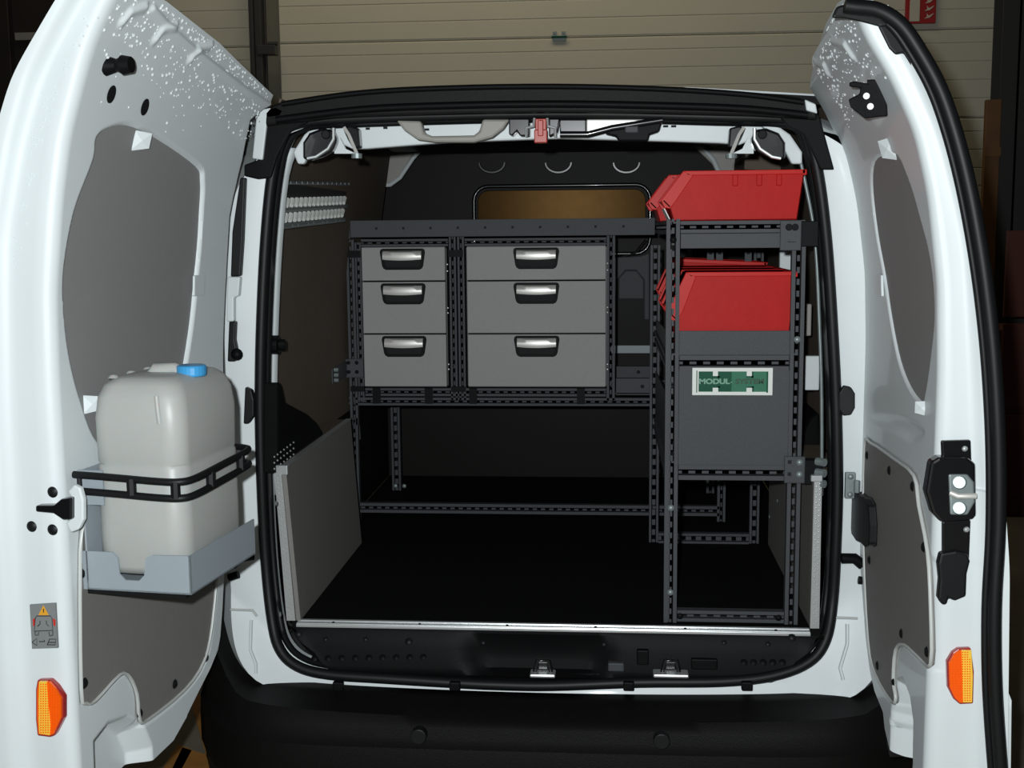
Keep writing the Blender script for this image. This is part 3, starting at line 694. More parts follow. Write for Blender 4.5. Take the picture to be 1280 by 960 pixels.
cre += [([L.px(*p) for p in [(110, 880), (150, 860), (190, 925), (240, 880), (272, 830), (284, 760), (290, 640)]], .0, .010)]
recL = [(winL, .015, .010), (lowL, .005, .008), (footL, .045, .03)]
dl = build_door(L, 'left rear door, wider, carrying a water canister', recL, cre)
gridpanel(L, winL, -.008, 'window_blanking_panel', 'winpanel', dl)
lowp = L.poly([(99, 690), (100, 860), (106, 878), (118, 876), (148, 844), (160, 845), (170, 868), (173, 898), (183, 900), (230, 862), (254, 826), (264, 780), (272, 690), (274, 604), (200, 604), (122, 604), (107, 642)], 3)
MBp = L.flat(lowp, -.004, .005); MBp.build('lower_trim_panel', 'panel', dl)
MB().tube([L.on(u, z, .002) for u, z in lowp], .0035, 6, closed=True).build('panel_edge_bead', 'bead', dl, smooth=60)
for x, y in [(105, 716), (105, 854), (174, 892), (218, 855), (257, 822), (262, 700)]:
    u, z = L.px(x, y); MB().dome(L.on(u, z, .001), L.wx, .010, .4, 12).build('trim_button', 'rubber', dl, smooth=60)
# oval holes, buffer on top
for x, y in [(138, 118), (180, 134)]:
    u, z = L.px(x, y); L.flat([(u+.012*math.cos(t), z+.0145*math.sin(t)) for t in np.linspace(0, 2*math.pi, 18)[:-1]], .0015, .001).build('drain_plug', 'rubber', dl)
def spike(d, u, z, parent, name='door_buffer'):
    mb = MB(); a0 = d.on(u, z, 0); n1 = d.wx
    mb.cyl(a0-n1*.004, a0+n1*.016, .017, 12, .010); mb.cyl(a0+n1*.016, a0+n1*.026, .010, 12, .014); mb.cyl(a0+n1*.026, a0+n1*.042, .016, 12, .013)
    return mb.build(name, 'black', parent, smooth=50)
u, z = L.px(135, 82); spike(L, u, z, dl)
# clips of the window panel
def clip(d, px, py, parent, sz=.022, pts=None):
    u, z = d.px(px, py); mb = MB()
    mb.add([d.on(u+sz/2, z-sz*.7, -.010), d.on(u-sz/2, z-sz*.5, .012), d.on(u-sz/2, z+sz*.5, .012), d.on(u+sz/2, z+sz*.7, -.010), d.on(u+sz*.1, z, .004)], [(0, 1, 4), (1, 2, 4), (2, 3, 4), (3, 0, 4)])
    mb.build('panel_clip', 'white', parent, solid=.002)
clip(L, 176, 176, dl, .026); clip(L, 114, 505, dl, .024)
u, z = L.px(246, 358); L.flat([(u+a_, z+b_) for a_, b_ in ((-.022, -.018), (.02, -.018), (.02, .022), (-.022, .022))], .001, .005).build('panel_clip', 'white', dl, bevel=.001)
q = MB(); q.dome(L.on(u-.006, z+.012, .002), L.wx, .006, .5, 10); q.build('clip_screw', 'badge', dl)
# jamb furniture (faces the camera)
uJ = L.W+.022
def jamb(d, px, py, uj): wv, z = d.pj(px, py, uj); return d.w(uj, wv, z)
for x, y in [(66, 615), (40, 658), (66, 662), (5, 776)]:
    p = jamb(L, x, y, uJ); MB().dome(p+L.ax*(.001 if x > 5 else .008), L.ax, .0095 if x > 5 else .011, .35, 16).build('rubber_bung', 'rubber', dl, smooth=60)
stp = [jamb(L, x, y, uJ+.012) for x, y in [(44, 632), (66, 632), (76, 624), (89, 622), (89, 650), (78, 650), (66, 642), (44, 640)]]
MB().prism(stp, -L.ax*.02).build('lock_wedge', 'gloss', dl, bevel=.003)
rr = [jamb(L, x, y, uJ+.002) for x, y in [(92, 606), (100, 610), (104, 625), (104, 650), (98, 662), (88, 666), (82, 655), (86, 650), (89, 640), (89, 622), (84, 615)]]
MB().prism(rr, -L.ax*.012).build('wedge_surround', 'white', dl, bevel=.003)
# warning sticker
sk = L
stj = [jamb(L, x, y, uJ+.004) for x, y in [(37, 756), (69, 754), (72, 810), (40, 811)]]
MB().prism(stj, -L.ax*.004).build('warning_sticker', 'sticker', dl)
def jpoly(pts, name, m, uj, th=.001): MB().prism([jamb(L, x, y, uj) for x, y in pts], -L.ax*th).build(name, m, dl)
jpoly([(54, 757), (60.5, 769), (48, 769)], 'warning_triangle', 'ffyel', uJ+.0048)
jpoly([(53.6, 761), (54.8, 761), (54.6, 766), (53.8, 766)], 'exclamation_mark', 'ink', uJ+.0054, .0005)
def jline(pts, name, m='ink', r=.0008): MB().tube([jamb(L, x, y, uJ+.0045) for x, y in pts], r, 4).build(name, m, dl)
jline([(44, 773), (46, 770), (63, 770), (65, 773), (66, 788), (43, 789), (44, 773)], 'van_drawing')
jline([(47, 783), (50, 780), (50, 776)], 'van_drawing'); jline([(61, 783), (58, 780), (58, 776)], 'van_drawing')
jline([(44, 789), (44, 794), (48, 794), (48, 790)], 'van_drawing'); jline([(61, 790), (62, 795), (66, 794), (66, 789)], 'van_drawing')
jpoly([(41, 774), (43, 773), (43.5, 782), (41.5, 783)], 'door_arrow', 'ffred', uJ+.0048); jpoly([(66, 773), (69, 775), (69, 783), (67, 782)], 'door_arrow', 'ffred', uJ+.0048)
jline([(40, 803), (46, 798), (46, 807), (40, 803)], 'triangle_pictogram'); jline([(49, 802), (56, 802), (55, 800)], 'arrow_pictogram'); jline([(59, 806), (62, 799), (70, 799), (69, 806), (59, 806)], 'road_pictogram'); jline([(61, 803), (69, 803)], 'road_pictogram')
# reflectors
def reflector(d, outline, strip_, parent, uj):
    mb = MB().prism([jamb(d, x, y, uj) for x, y in outline], -d.ax*.014); mb.build('reflector_frame', 'ffl', parent, bevel=.003)
    cx, cy = np.mean([p[0] for p in outline]), np.mean([p[1] for p in outline])
    ins = [(cx+(x-cx)*.86, cy+(y-cy)*.93) for x, y in outline]
    MB().prism([jamb(d, x, y, uj+.003) for x, y in ins], -d.ax*.006).build('reflector_lens', 'orange', parent)
    MB().prism([jamb(d, x, y, uj+.0042) for x, y in strip_], -d.ax*.004).build('reflector_strip', 'yellow', parent)
    x0_, x1_ = min(p[0] for p in ins), max(p[0] for p in ins); y0_, y1_ = min(p[1] for p in ins), max(p[1] for p in ins)
    fm_ = MB(); yy = y0_+3; P = np.array(ins)
    while yy < y1_-2:
        xx = x0_+2
        while xx < x1_-1:
            if sdf(ins, np.array([xx]), np.array([yy]))[0] < -1.2:
                fm_.dome(jamb(d, xx, yy, uj+(.0042 if sdf(strip_, np.array([xx]), np.array([yy]))[0] < 0 else .003)), d.ax, .0016, 1.0, 4)
            xx += 3.0
        yy += 3.0
    fm_.build('reflector_prisms', 'yellow' if False else 'orange', parent, kind='stuff')
reflector(L, [(46, 850), (62, 850), (70, 858), (79, 872), (79, 898), (68, 920), (62, 922), (46, 920), (44, 900), (44, 862)], [(49, 852), (58, 852), (60, 880), (63, 906), (62, 919), (49, 917), (48, 890)], dl, uJ+.008)
droplets(L, dl, [((.05, .74, 1.72, 1.83), 1.0), ((.3, .7, 1.62, 1.80), .15)], 420)
# drops on jamb
mb = MB()
for _ in range(60):
    py = random.uniform(15, 330); x0_ = np.interp(py, [0, 100, 250, 330], [108, 40, 2, -10]); p = jamb(L, x0_+random.uniform(8, 34), py, uJ+.001); mb.dome(p, L.ax, .0017, .7, 6)
mb.build('water_droplets', 'water', dl, kind='stuff')

# ---------------- right door
Rr = Door('R')
winR = Rr.poly([(1090, 200), (1088, 240), (1094, 290), (1103, 340), (1112, 400), (1122, 450), (1135, 485), (1150, 505), (1155, 500), (1163, 450), (1168, 400), (1167, 360), (1160, 310), (1148, 265), (1134, 220), (1122, 194), (1110, 190)], 4)
lowR = Rr.poly([(1080, 556), (1090, 550), (1120, 570), (1146, 592), (1152, 630), (1163, 690), (1167, 760), (1167, 836), (1150, 828), (1132, 810), (1124, 816), (1121, 850), (1124, 878), (1118, 884), (1094, 848), (1084, 800), (1079, 680)], 3)
footR = [(.33, .30), (.33, .50), (.36, .575), (.41, .60), (.47, .585), (.50, .55), (.52, .30)]
creR = [([Rr.px(*p) for p in pts], .007, .012) for pts in ([(1042, 52), (1058, 57), (1068, 72)], [(1022, 80), (1032, 82), (1036, 92)])]
creR += [([Rr.px(*p) for p in [(1000, 108), (1012, 85), (1030, 52), (1050, 22)]], .006, .008)]
dipR = Rr.poly([(1085, 520), (1120, 515), (1150, 530), (1156, 545), (1140, 556), (1120, 545), (1095, 535)], 3)
dr = build_door(Rr, 'right rear door, narrower, carrying the lock', [(winR, .011, .008), (lowR, .004, .006), (footR, .05, .03), (dipR, .008, .02)], creR)
gridpanel(Rr, winR, -.005, 'window_blanking_panel', 'winpanel', dr)
lowpR = Rr.poly([(1082, 560), (1090, 554), (1119, 574), (1144, 595), (1150, 632), (1161, 690), (1165, 760), (1165, 830), (1150, 822), (1132, 806), (1121, 812), (1118, 850), (1121, 872), (1116, 877), (1096, 843), (1087, 800), (1081, 680)], 3)
Rr.flat(lowpR, -.004, .006).build('lower_trim_panel', 'panel', dr)
MB().tube([Rr.on(u, z, .002) for u, z in lowpR], .0035, 6, closed=True).build('panel_edge_bead', 'bead', dr, smooth=60)
for x, y in [(1085, 569), (1113, 588), (1142, 608), (1156, 684), (1088, 700), (1128, 792), (1160, 815), (1098, 832), (1118, 853)]:
    u, z = Rr.px(x, y); MB().dome(Rr.on(u, z, .002), Rr.wx, .010, .4, 12).build('trim_button', 'rubber', dr, smooth=60)
# pull cup
cup = Rr.poly([(1074, 618), (1086, 622), (1096, 632), (1097, 680), (1088, 676), (1076, 665)], 2)
Rr.flat(cup, .002, .018).build('pull_cup', 'rubber', dr, bevel=.004)
clip(Rr, 1112, 186, dr, .03); clip(Rr, 1155, 510, dr, .02)
u, z = Rr.px(1101, 357); Rr.flat([(u+a_, z+b_) for a_, b_ in ((-.03, -.014), (-.02, -.020), (.03, -.020), (.03, .022), (-.02, .022), (-.03, .014))], .001, .005).build('panel_clip', 'white', dr, bevel=.001)
q = MB(); q.dome(Rr.on(u-.01, z+.012, .002), Rr.wx, .004); q.dome(Rr.on(u-.01, z-.012, .002), Rr.wx, .004); q.build('clip_screw', 'hole', dr)
uK = Rr.W+.022
# black edge seal wrapped round the lock edge
ed = smoothpoly([(1048, 8), (1062, 10), (1090, 14), (1118, 32), (1142, 66), (1166, 110), (1184, 160), (1200, 220), (1214, 290), (1226, 370), (1235, 460), (1240, 560), (1240, 660), (1235, 760), (1236, 860), (1243, 965)], 5, False)
MB().tube([jamb(Rr, x+8, y-1, Rr.W+.046) for x, y in ed], .0125, 10).build('edge_seal', 'rubber', dr, smooth=60)
MB().tube([jamb(Rr, x-4, y+2, Rr.W+.040) for x, y in ed[14:]], .006, 8).build('edge_seal_lip', 'rubber', dr, smooth=60)
# black folded tip at the top
tip = [(1040, 22), (1046, 8), (1062, 3), (1090, 6), (1112, 20), (1135, 56), (1128, 66), (1118, 62), (1108, 40), (1098, 32), (1076, 26), (1056, 22)]
MB().prism([jamb(Rr, x, y, Rr.W+.030) for x, y in tip], -Rr.ax*.010).build('weather_strip_end', 'rubber', dr, bevel=.004)
MB().prism([jamb(Rr, x, y, Rr.W+.032) for x, y in [(1098, 32), (1112, 30), (1135, 60), (1140, 82), (1130, 66), (1120, 68), (1112, 60)]], -Rr.ax*.008).build('weather_strip_flap', 'rubber', dr, bevel=.003)
# upper catch on the sheet
def jp(d, pts, uj, th, name, m, parent, bevel=.003): return MB().prism([jamb(d, x, y, uj) for x, y in pts], -d.ax*th).build(name, m, parent, bevel=bevel)
jp(Rr, [(1062, 103), (1066, 101), (1085, 104), (1084, 99), (1108, 99), (1110, 145), (1082, 148), (1064, 134), (1061, 124), (1075, 117), (1076, 110), (1062, 108)], .49, .006, 'upper_catch', 'black', dr)
for x, y in ((1083, 120), (1088, 133)): MB().cyl(jamb(Rr, x, y, .50), jamb(Rr, x, y, .49), .0055, 12).build('catch_bolt', 'badge', dr)
# central lock
jp(Rr, [(1177, 551), (1214, 550), (1215, 577), (1178, 580)], uK+.006, .01, 'lock_mount', 'gloss', dr)
jp(Rr, [(1164, 578), (1174, 572), (1210, 572), (1220, 580), (1221, 645), (1216, 650), (1176, 653), (1166, 642), (1158, 615)], uK+.022, .03, 'lock_case', 'gloss', dr, .005)
jp(Rr, [(1186, 593), (1210, 593), (1218, 603), (1219, 628), (1210, 644), (1188, 644)], uK+.026, .006, 'lock_plate', 'zinc', dr)
for y in (603, 635): MB().cyl(jamb(Rr, 1199, y, uK+.030), jamb(Rr, 1199, y, uK+.024), .010, 16, .012).build('lock_screw', 'zinc', dr)
MB().tube([jamb(Rr, 1188, 616, uK+.03), jamb(Rr, 1197, 620, uK+.036), jamb(Rr, 1220, 620, uK+.034)], .005, 8).build('lock_tongue', 'chrome', dr, smooth=60)
jp(Rr, [(1178, 652), (1214, 650), (1212, 700), (1178, 702)], uK+.006, .01, 'lock_mount', 'gloss', dr)
for x, y in ((1206, 561), (1208, 662)): MB().dome(jamb(Rr, x, y, uK+.008), Rr.ax, .005, .6, 10).build('lock_mount_screw', 'alu', dr)
jp(Rr, [(1176, 692), (1195, 689), (1210, 693), (1213, 702), (1209, 718), (1208, 746), (1198, 750), (1194, 752), (1186, 748), (1184, 756), (1178, 757), (1173, 748), (1175, 725), (1173, 705)], uK+.016, .02, 'latch_cover', 'rubber', dr, .005)
reflector(Rr, [(1214, 810), (1198, 811), (1191, 816), (1184, 828), (1185, 860), (1192, 874), (1200, 881), (1217, 880), (1218, 840)], [(1202, 813), (1214, 813), (1216, 845), (1215, 878), (1204, 878), (1203, 850)], dr, uK+.008)
# lower hinge strap
jp(Rr, [(1115, 912), (1125, 905), (1150, 906), (1154, 912), (1154, 945), (1112, 948), (1108, 930)], .30, .02, 'lower_hinge', 'gloss', dr, .004)
for x, y in ((1135, 921), (1131, 933)): MB().cyl(jamb(Rr, x, y, .306), jamb(Rr, x, y, .29), .004, 8).build('hinge_rivet', 'alu', dr)
droplets(Rr, dr, [((.12, .56, 1.71, 1.83), 1.0)], 300)

# ================================================================== CANISTER + HOLDER on the left door (frame of the door, 97 deg)
# local frame: u' along door, w' out from the sheet
def LW(u, wv, z): return L.w(u, wv, z)
base = LW(.60, .02, .80)
ct = thing('water_canister', 'milky white plastic water canister strapped on the left rear door', 'canister', tuple(base), 0)
uF, uB = .700, .455; w0_, w1_ = .020, .190; zc0, zc1 = .858, 1.203
def canring(z, ins, n=6, r=.035):
    out = []
    for cu, cw_, a0 in ((uF-ins-r, w1_-ins-r, 0), (uB+ins+r, w1_-ins-r, 90), (uB+ins+r, w0_+ins+r, 180), (uF-ins-r, w0_+ins+r, 270)):
        for k in range(n+1):
            a_ = math.radians(a0+90*k/n); out.append(LW(cu+r*math.cos(a_), cw_+r*math.sin(a_), z))
    return out
mb = MB(); lev = [(zc0, .022), (zc0+.006, .008), (zc0+.02, 0), (zc0+.10, .0), (zc0+.19, .001), (zc0+.195, .003), (zc0+.20, .001), (zc1-.07, .0), (zc1-.035, .004), (zc1-.015, .012), (zc1-.004, .024), (zc1, .04)]
rg = [canring(z, i_) for z, i_ in lev]; n_ = len(rg[0])
for r_ in rg: mb.v += [tuple(p) for p in r_]
mb.f = [(i*n_+k, i*n_+(k+1) % n_, (i+1)*n_+(k+1) % n_, (i+1)*n_+k) for i in range(len(rg)-1) for k in range(n_)]+[tuple(range(n_))[::-1], tuple(range((len(rg)-1)*n_, len(rg)*n_))]
mb.build('canister_body', 'can', ct, smooth=50)
MB().tube([LW(.59, .085, zc1-.006), LW(.59, .092, zc1+.004), LW(.59, .130, zc1+.005), LW(.59, .140, zc1+.0)], .011, 10).build('carrying_handle', 'can', ct, smooth=60)
p = LW(.585, .158, zc1-.002); MB().cyl(p-np.array([0, 0, .006]), p+np.array([0, 0, .014]), .026, 24).build('screw_cap', 'blue', ct, bevel=.004, label='bright blue screw cap')
for k in range(3): MB().dome(LW(.66-k*.06, .05, zc1-.004), (0, 0, 1), .010, .6, 10).build('moulded_lug', 'can', ct, smooth=60)
MB().tube([LW(uF+.0005, .150, zc1-.028), LW(uF+.002, .152, zc1-.05), LW(uF+.0015, .154, zc1-.075)], .004, 6).build('moulded_rib', 'can', ct, smooth=60)
# holder
hd = thing('canister_holder', 'light grey sheet-steel tray bolted to left door under the canister', 'holder', tuple(LW(.60, .02, .80)), 0)
a0, a1 = uF+.008, uB-.012; b0, b1 = .008, w1_+.012; zb_ = .836; t_ = .003
def hp(pts, ext, name, m='tray', bevel=.0): return MB().prism(pts, ext).build(name, m, hd, bevel=bevel)
hp([LW(a0, b0-.008, zb_), LW(a0, b1-.026, zb_), LW(a1, b1, zb_), LW(a1, b0, zb_)][:0] or [LW(a0, b0, zb_), LW(a0, b1, zb_), LW(a1, b1, zb_), LW(a1, b0, zb_)], (0, 0, .003), 'tray_base')
fr = [(b0-.012, zb_), (b1, zb_), (b1, zb_+.068), (b0+.125, zb_+.066), (b0+.112, zb_+.060), (b0+.108, zb_+.030), (b0+.098, zb_+.020), (b0+.072, zb_+.020), (b0+.062, zb_+.030), (b0+.060, zb_+.058), (b0+.050, zb_+.068), (b0-.012, zb_+.068)]
hp([LW(a0, b_, z_) for b_, z_ in fr], -L.ax*t_, 'tray_front')
hp([LW(a0, b1, zb_), LW(a1, b1, zb_), LW(a1, b1, zb_+.068), LW(a0, b1, zb_+.068)], -L.wx*t_, 'tray_side')
hp([LW(a0, b0, zb_), LW(a1, b0, zb_), LW(a1, b0, zb_+.21), LW(a0, b0, zb_+.21)], L.wx*t_, 'back_plate')
hp([LW(a0, b0, zb_-.001), LW(a1, b0, zb_-.001), LW(a1, b1-.01, zb_-.001), LW(a0, b1-.01, zb_-.001)], (0, 0, -.006), 'rubber_pad', 'rubber')
hp([LW(a0+.001, b0-.008, .986), LW(a0+.001, b0+.04, .986), LW(a0+.001, b0+.04, 1.046), LW(a0+.001, b0-.008, 1.046)], -L.ax*t_, 'strap_bracket')
for z_ in (1.008, 1.036):
    P_ = smoothpoly([LW(uF+.018, -.025, z_+.004), LW(uF+.018, .02, z_+.003), LW(uF+.016, .08, z_), LW(uF+.014, .15, z_-.004), LW(uF+.008, .188, z_-.005), LW(uF-.02, .203, z_-.004), LW(.58, .205, z_), LW(.47, .203, z_+.004), LW(.445, .19, z_+.006), LW(.435, .15, z_+.006)], 4, False)
    MB().tube(P_, .0065, 8).build('rubber_strap', 'rubber', hd, smooth=60)
for (u, wv, dz) in ((uF+.018, .01, .003), (uF+.016, .105, 0), (uF+.010, .182, -.004), (.625, .205, -.002), (.50, .205, .003)):
    MB().cyl(LW(u, wv, 1.008+dz), LW(u, wv, 1.036+dz), .0045 if u > .7 and wv < .05 else .0085, 8).build('strap_link', 'rubber', hd)
MB().bb((0, 0, 0), (0, 0, 0)) if False else None

# ================================================================== WORKBENCH with two drawer units
YF = .92; ZB = ZF
bn = thing('workbench_frame', 'charcoal slotted-steel frame across the van under the drawer units', 'frame', (-.1, YF, ZF))
def bar(parent, p0, p1, nrm, wid, dep=.022, name='rail', **k): return MB().slotbar(p0, p1, nrm, wid, dep, **k).build(name, 'rack', parent)
xL, xR = -.663, .31
bar(bn, (-.646, YF, ZF+.30), (-.646, YF, 1.42), (0, -1, 0), .024, name='post')
bar(bn, (-.622, YF-.001, .93), (-.622, YF-.001, 1.412), (0, -1, 0), .018, name='post', slot=.3)
bar(bn, (-.337, YF, .935), (-.337, YF, 1.426), (0, -1, 0), .020, name='post'); bar(bn, (-.312, YF, .935), (-.312, YF, 1.426), (0, -1, 0), .020, name='post')
bar(bn, (.134, YF, .935), (.134, YF, 1.426), (0, -1, 0), .024, name='post')
bar(bn, (-.612, YF, 1.410), (-.350, YF, 1.410), (0, -1, 0), .022); bar(bn, (-.300, YF, 1.410), (.120, YF, 1.410), (0, -1, 0), .022)
bar(bn, (-.61, YF, .960), (.120, YF, .960), (0, -1, 0), .024); bar(bn, (-.64, YF, .931), (.26, YF, .931), (0, -1, 0), .024)
bar(bn, (-.652, YF, .600), (.46, YF, .600), (0, -1, 0), .030)
bar(bn, (.466, YF, ZF+.01), (.466, YF, .93), (0, -1, 0), .024, name='post')
bar(bn, (-.648, YF, ZF+.0), (-.648, YF, .88), (0, -1, 0), .024, name='post')
bar(bn, (-.60, 1.36, ZF), (-.60, 1.36, .93), (0, -1, 0), .030, name='rear_post', slot=.35, frac=.4, pitch=.03); bar(bn, (.47, 1.36, ZF), (.47, 1.36, .93), (0, -1, 0), .026, name='rear_post')
bar(bn, (-.60, 1.36, .93), (.47, 1.36, .93), (0, -1, 0), .024)
for x in (-.648, .466):
    bar(bn, (x, YF+.02, .931), (x, 1.35, .931), (-1 if x > 0 else 1, 0, 0), .024)
for x in (-.575, -.505+.09, -.28, .045): MB().bb((x-.012, YF-.004, .925), (x+.012, YF+.0, .972)).build('joint_plate', 'black', bn)
for x in (-.634, -.325): MB().bb((x-.024, YF-.006, 1.367), (x+.020, YF-.001, 1.388)).build('post_sleeve', 'black', bn)
for x in (-.634, -.325): MB().bb((x-.020, YF-.006, .962), (x+.022, YF-.001, .978)).build('post_sleeve', 'black', bn)
# bracket fixing the bench to the lining
wbk = MB(); wbk.bb((-.685+.01, YF-.012, 1.005), (-.612, YF-.006, 1.062)); wbk.build('wall_bracket', 'rack', bn, bevel=.002)
MB().bb((-.672, YF-.2, 1.01), (-.662, YF-.006, 1.055)).build('wall_bracket', 'rack', bn, bevel=.002)
q = Many()
for dx, dz in ((-.045, .046), (-.045, .018), (-.020, .046), (-.020, .018)): q.dome((-.612+dx, YF-.012, 1.005+dz), (0, -1, 0), .006, .5, 10)
q.build('bracket_bolt', 'black', bn)
q = Many()
for dz in (.02, .035, .05): q.cyl((-.66, YF-.19, 1.0+dz), (-.648, YF-.19, 1.0+dz), .006, 8)
q.build('bracket_bolt', 'zinc', bn)
q = Many()
for x in (-.57, -.60): q.dome((x, 1.34, ZF+.02), (0, -1, 0), .008)
q.build('foot_bolt', 'zinc', bn)
MB().tube([(-.652, 1.0, .90), (-.65, 1.0, .80)], .004, 6).build('tie_rod', 'alu', bn)
# worktop
wt = thing('worktop', 'charcoal steel worktop edge with a row of small punched holes', 'worktop', (-.2, YF, 1.43))
MB().bb((-.642, YF-.008, 1.427), (.262, YF-.004, 1.477)).build('front_edge', 'rack', wt, bevel=.001)
MB().bb((-.66, YF-.004, 1.455), (.47, 1.38, 1.460)).build('top_sheet', 'rack', wt)
bar(wt, (-.654, YF-.005, 1.424), (-.654, YF-.005, 1.478), (0, -1, 0), .020, name='end_cap')
q = Many()
for k in range(14): q.bb((-.563+k*.0815-.0035, YF-.0088, 1.4495), (-.563+k*.0815+.0035, YF-.0079, 1.4565)) if -.563+k*.0815 < .25 else None
q.build('punched_hole', 'hole', wt)
# drawer units
def drawer_unit(label, x0, x1, hx):
    t = thing('drawer_unit', label, 'drawer unit', ((x0+x1)/2, YF, .975), group=None)
    b = MB(); b.bb((x0, YF+.004, .976), (x0+.004, YF+.36, 1.398)); b.bb((x1-.004, YF+.004, .976), (x1, YF+.36, 1.398)); b.bb((x0, YF+.004, 1.394), (x1, YF+.36, 1.398)); b.bb((x0, YF+.004, .976), (x1, YF+.36, .980)); b.bb((x0, YF+.355, .976), (x1, YF+.36, 1.398))
    b.build('housing', 'steel', t)
    for z0_, z1_ in ((1.298, 1.397), (1.140, 1.294), (.979, 1.136)):
        dr_ = MB(); dr_.bb((x0+.003, YF-.012, z0_), (x1-.003, YF+.006, z1_)); dr_.bb((x0+.012, YF+.006, z0_+.01), (x1-.012, YF+.33, z0_+.014)); f = dr_.build('drawer', 'drawer', t, bevel=.002)
        cz = z1_-.037; cx = hx
        P_ = [(cx-.066, cz+.030), (cx-.060, cz+.033), (cx+.060, cz+.033), (cx+.066, cz+.030), (cx+.068, cz+.022), (cx+.062, cz-.018), (cx+.058, cz-.026), (cx+.050, cz-.030), (cx-.050, cz-.030), (cx-.058, cz-.026), (cx-.062, cz-.018), (cx-.068, cz+.022)]
        MB().prism([(a_, YF-.0165, b_) for a_, b_ in P_], (0, .005, 0)).build('handle_surround', 'black', f, bevel=.0015)
        P2 = [(cx-.056, cz+.020), (cx+.056, cz+.020), (cx+.052, cz-.016), (cx+.047, cz-.021), (cx-.047, cz-.021), (cx-.052, cz-.016)]
        MB().prism([(a_, YF-.0170, b_) for a_, b_ in P2], (0, .001, 0)).build('handle_recess', 'hole', f)
        g = MB(); n = 9
        for i in range(n):
            x = cx-.058+.116*i/(n-1); zl = cz+.001-.003*(1-((x-cx)/.058)**2); yb = -.003*(1-((x-cx)/.058)**2)
            g.v += [(x, YF-.017, cz+.026), (x, YF-.026+yb, cz+.022), (x, YF-.030+yb, cz+.010), (x, YF-.027+yb, zl), (x, YF-.023+yb, zl+.001)]
        g.f = [(i*5+k, i*5+k+1, (i+1)*5+k+1, (i+1)*5+k) for i in range(n-1) for k in range(4)]+[(0, 1, 2, 3, 4), tuple((n-1)*5+k for k in (4, 3, 2, 1, 0))]
        g.build('handle', 'chrome', f, smooth=50)
    q = Many()
    for zz in (1.20, 1.215, 1.325, 1.345, 1.045, 1.03): q.dome((x1+.002, YF-.003, zz), (0, -1, 0), .003, .6, 6)
    q.build('slide_rivet', 'alu', t)
    return t
drawer_unit('narrow grey three-drawer unit with chrome handles, left in the bench', -.612, -.355, -.485)
drawer_unit('wide grey three-drawer unit with chrome handles beside the narrow one', -.296, .122, -.086)
# right-hand bracket seen between bench and shelving
ab = thing('angle_bracket', 'charcoal steel angle bracket low between drawer unit and shelving', 'bracket', (.2, 1.1, .95))
MB().bb(at(770, 473, Y=1.0), at(812, 493, Y=1.02)).build('plate', 'rack', ab, bevel=.001)
MB().bb(at(768, 458, Y=1.3), at(812, 472, Y=1.32)).build('plate', 'rack', ab, bevel=.001)
MB().bb((.14, 1.0, .945), (.26, 1.32, .948)).build('web', 'rack', ab)
q = Many(); p = at(803, 483, Y=1.0); q.dome((p[0], .999, p[2]), (0, -1, 0), .006); p = at(798, 465, Y=1.3); q.dome((p[0], 1.299, p[2]), (0, -1, 0), .006); q.build('bolt', 'hole', ab)

# ================================================================== RIGHT-HAND SHELVING
rk = thing('shelving_rack', 'charcoal slotted-steel shelving rack standing along the right side', 'shelf rack', (.40, .35, ZF))
y0, y1 = -.0, .70; xa, xb = .268, .538
Zt = 1.462
bar(rk, (xa, y0, ZF+.001), (xa, y0, Zt+.004), (0, -1, 0), .029, name='post', slot=.2); bar(rk, (xb, y0, ZF+.001), (xb, y0, 1.405), (0, -1, 0), .029, name='post', slot=.2)
bar(rk, (xa-.014, y0+.016, ZF+.001), (xa-.014, y0+.016, 1.40), (-1, 0, 0), .024, name='post', dep=.012)
bar(rk, (xa-.012, y1, ZF+.002), (xa-.012, y1, 1.40), (0, -1, 0), .026, name='rear_post', slot=.35, frac=.45, pitch=.028)
bar(rk, (xb, y1, ZF+.002), (xb, y1, 1.40), (0, -1, 0), .026, name='rear_post', slot=.35, frac=.45, pitch=.028)
bar(rk, (xa+.016, y0, 1.448), (xb+.012, y0, 1.448), (0, -1, 0), .026, name='shelf_rail'); 
bar(rk, (xa+.016, y0, 1.151), (xb-.016, y0, 1.151), (0, -1, 0), .034, name='shelf_rail', pitch=.028)
bar(rk, (xa+.016, y0, .906), (xb-.016, y0, .906), (0, -1, 0), .034, name='shelf_rail', pitch=.028)
bar(rk, (xa+.016, y0, .575), (xb-.016, y0, .575), (0, -1, 0), .026, name='shelf_rail', pitch=.028)
bar(rk, (xa+.002, y1, ZF+.014), (xb-.014, y1, ZF+.014), (0, -1, 0), .030, name='shelf_rail', slot=.35, frac=.45, pitch=.028)
for z_ in (1.448, 1.151, .906): bar(rk, (xa-.014, y0+.03, z_), (xa-.014, y1, z_), (-1, 0, 0), .030, name='side_rail', dep=.012)
MB().bb((xa+.016, y0-.001, 1.402), (xb-.016, y0+.004, 1.434)).build('shelf_lip', 'rack', rk, bevel=.001)
MB().bb((xa, y0+.005, 1.456), (xb, y1, 1.460)).build('shelf_board', 'rack', rk)
MB().bb((xa, y0+.005, 1.168), (xb, y1, 1.172)).build('shelf_board', 'rack', rk)
MB().bb((xa+.015, y0+.004, 1.168), (xb-.014, y0+.008, 1.222)).build('shelf_lip', 'rack', rk, bevel=.001)
MB().bb((xa, y0+.005, .926), (xb, y1, .930)).build('shelf_board', 'rack', rk)
MB().bb((xa+.015, y0+.002, .922), (xb-.014, y0+.006, 1.135)).build('front_panel', 'rack', rk, bevel=.001)
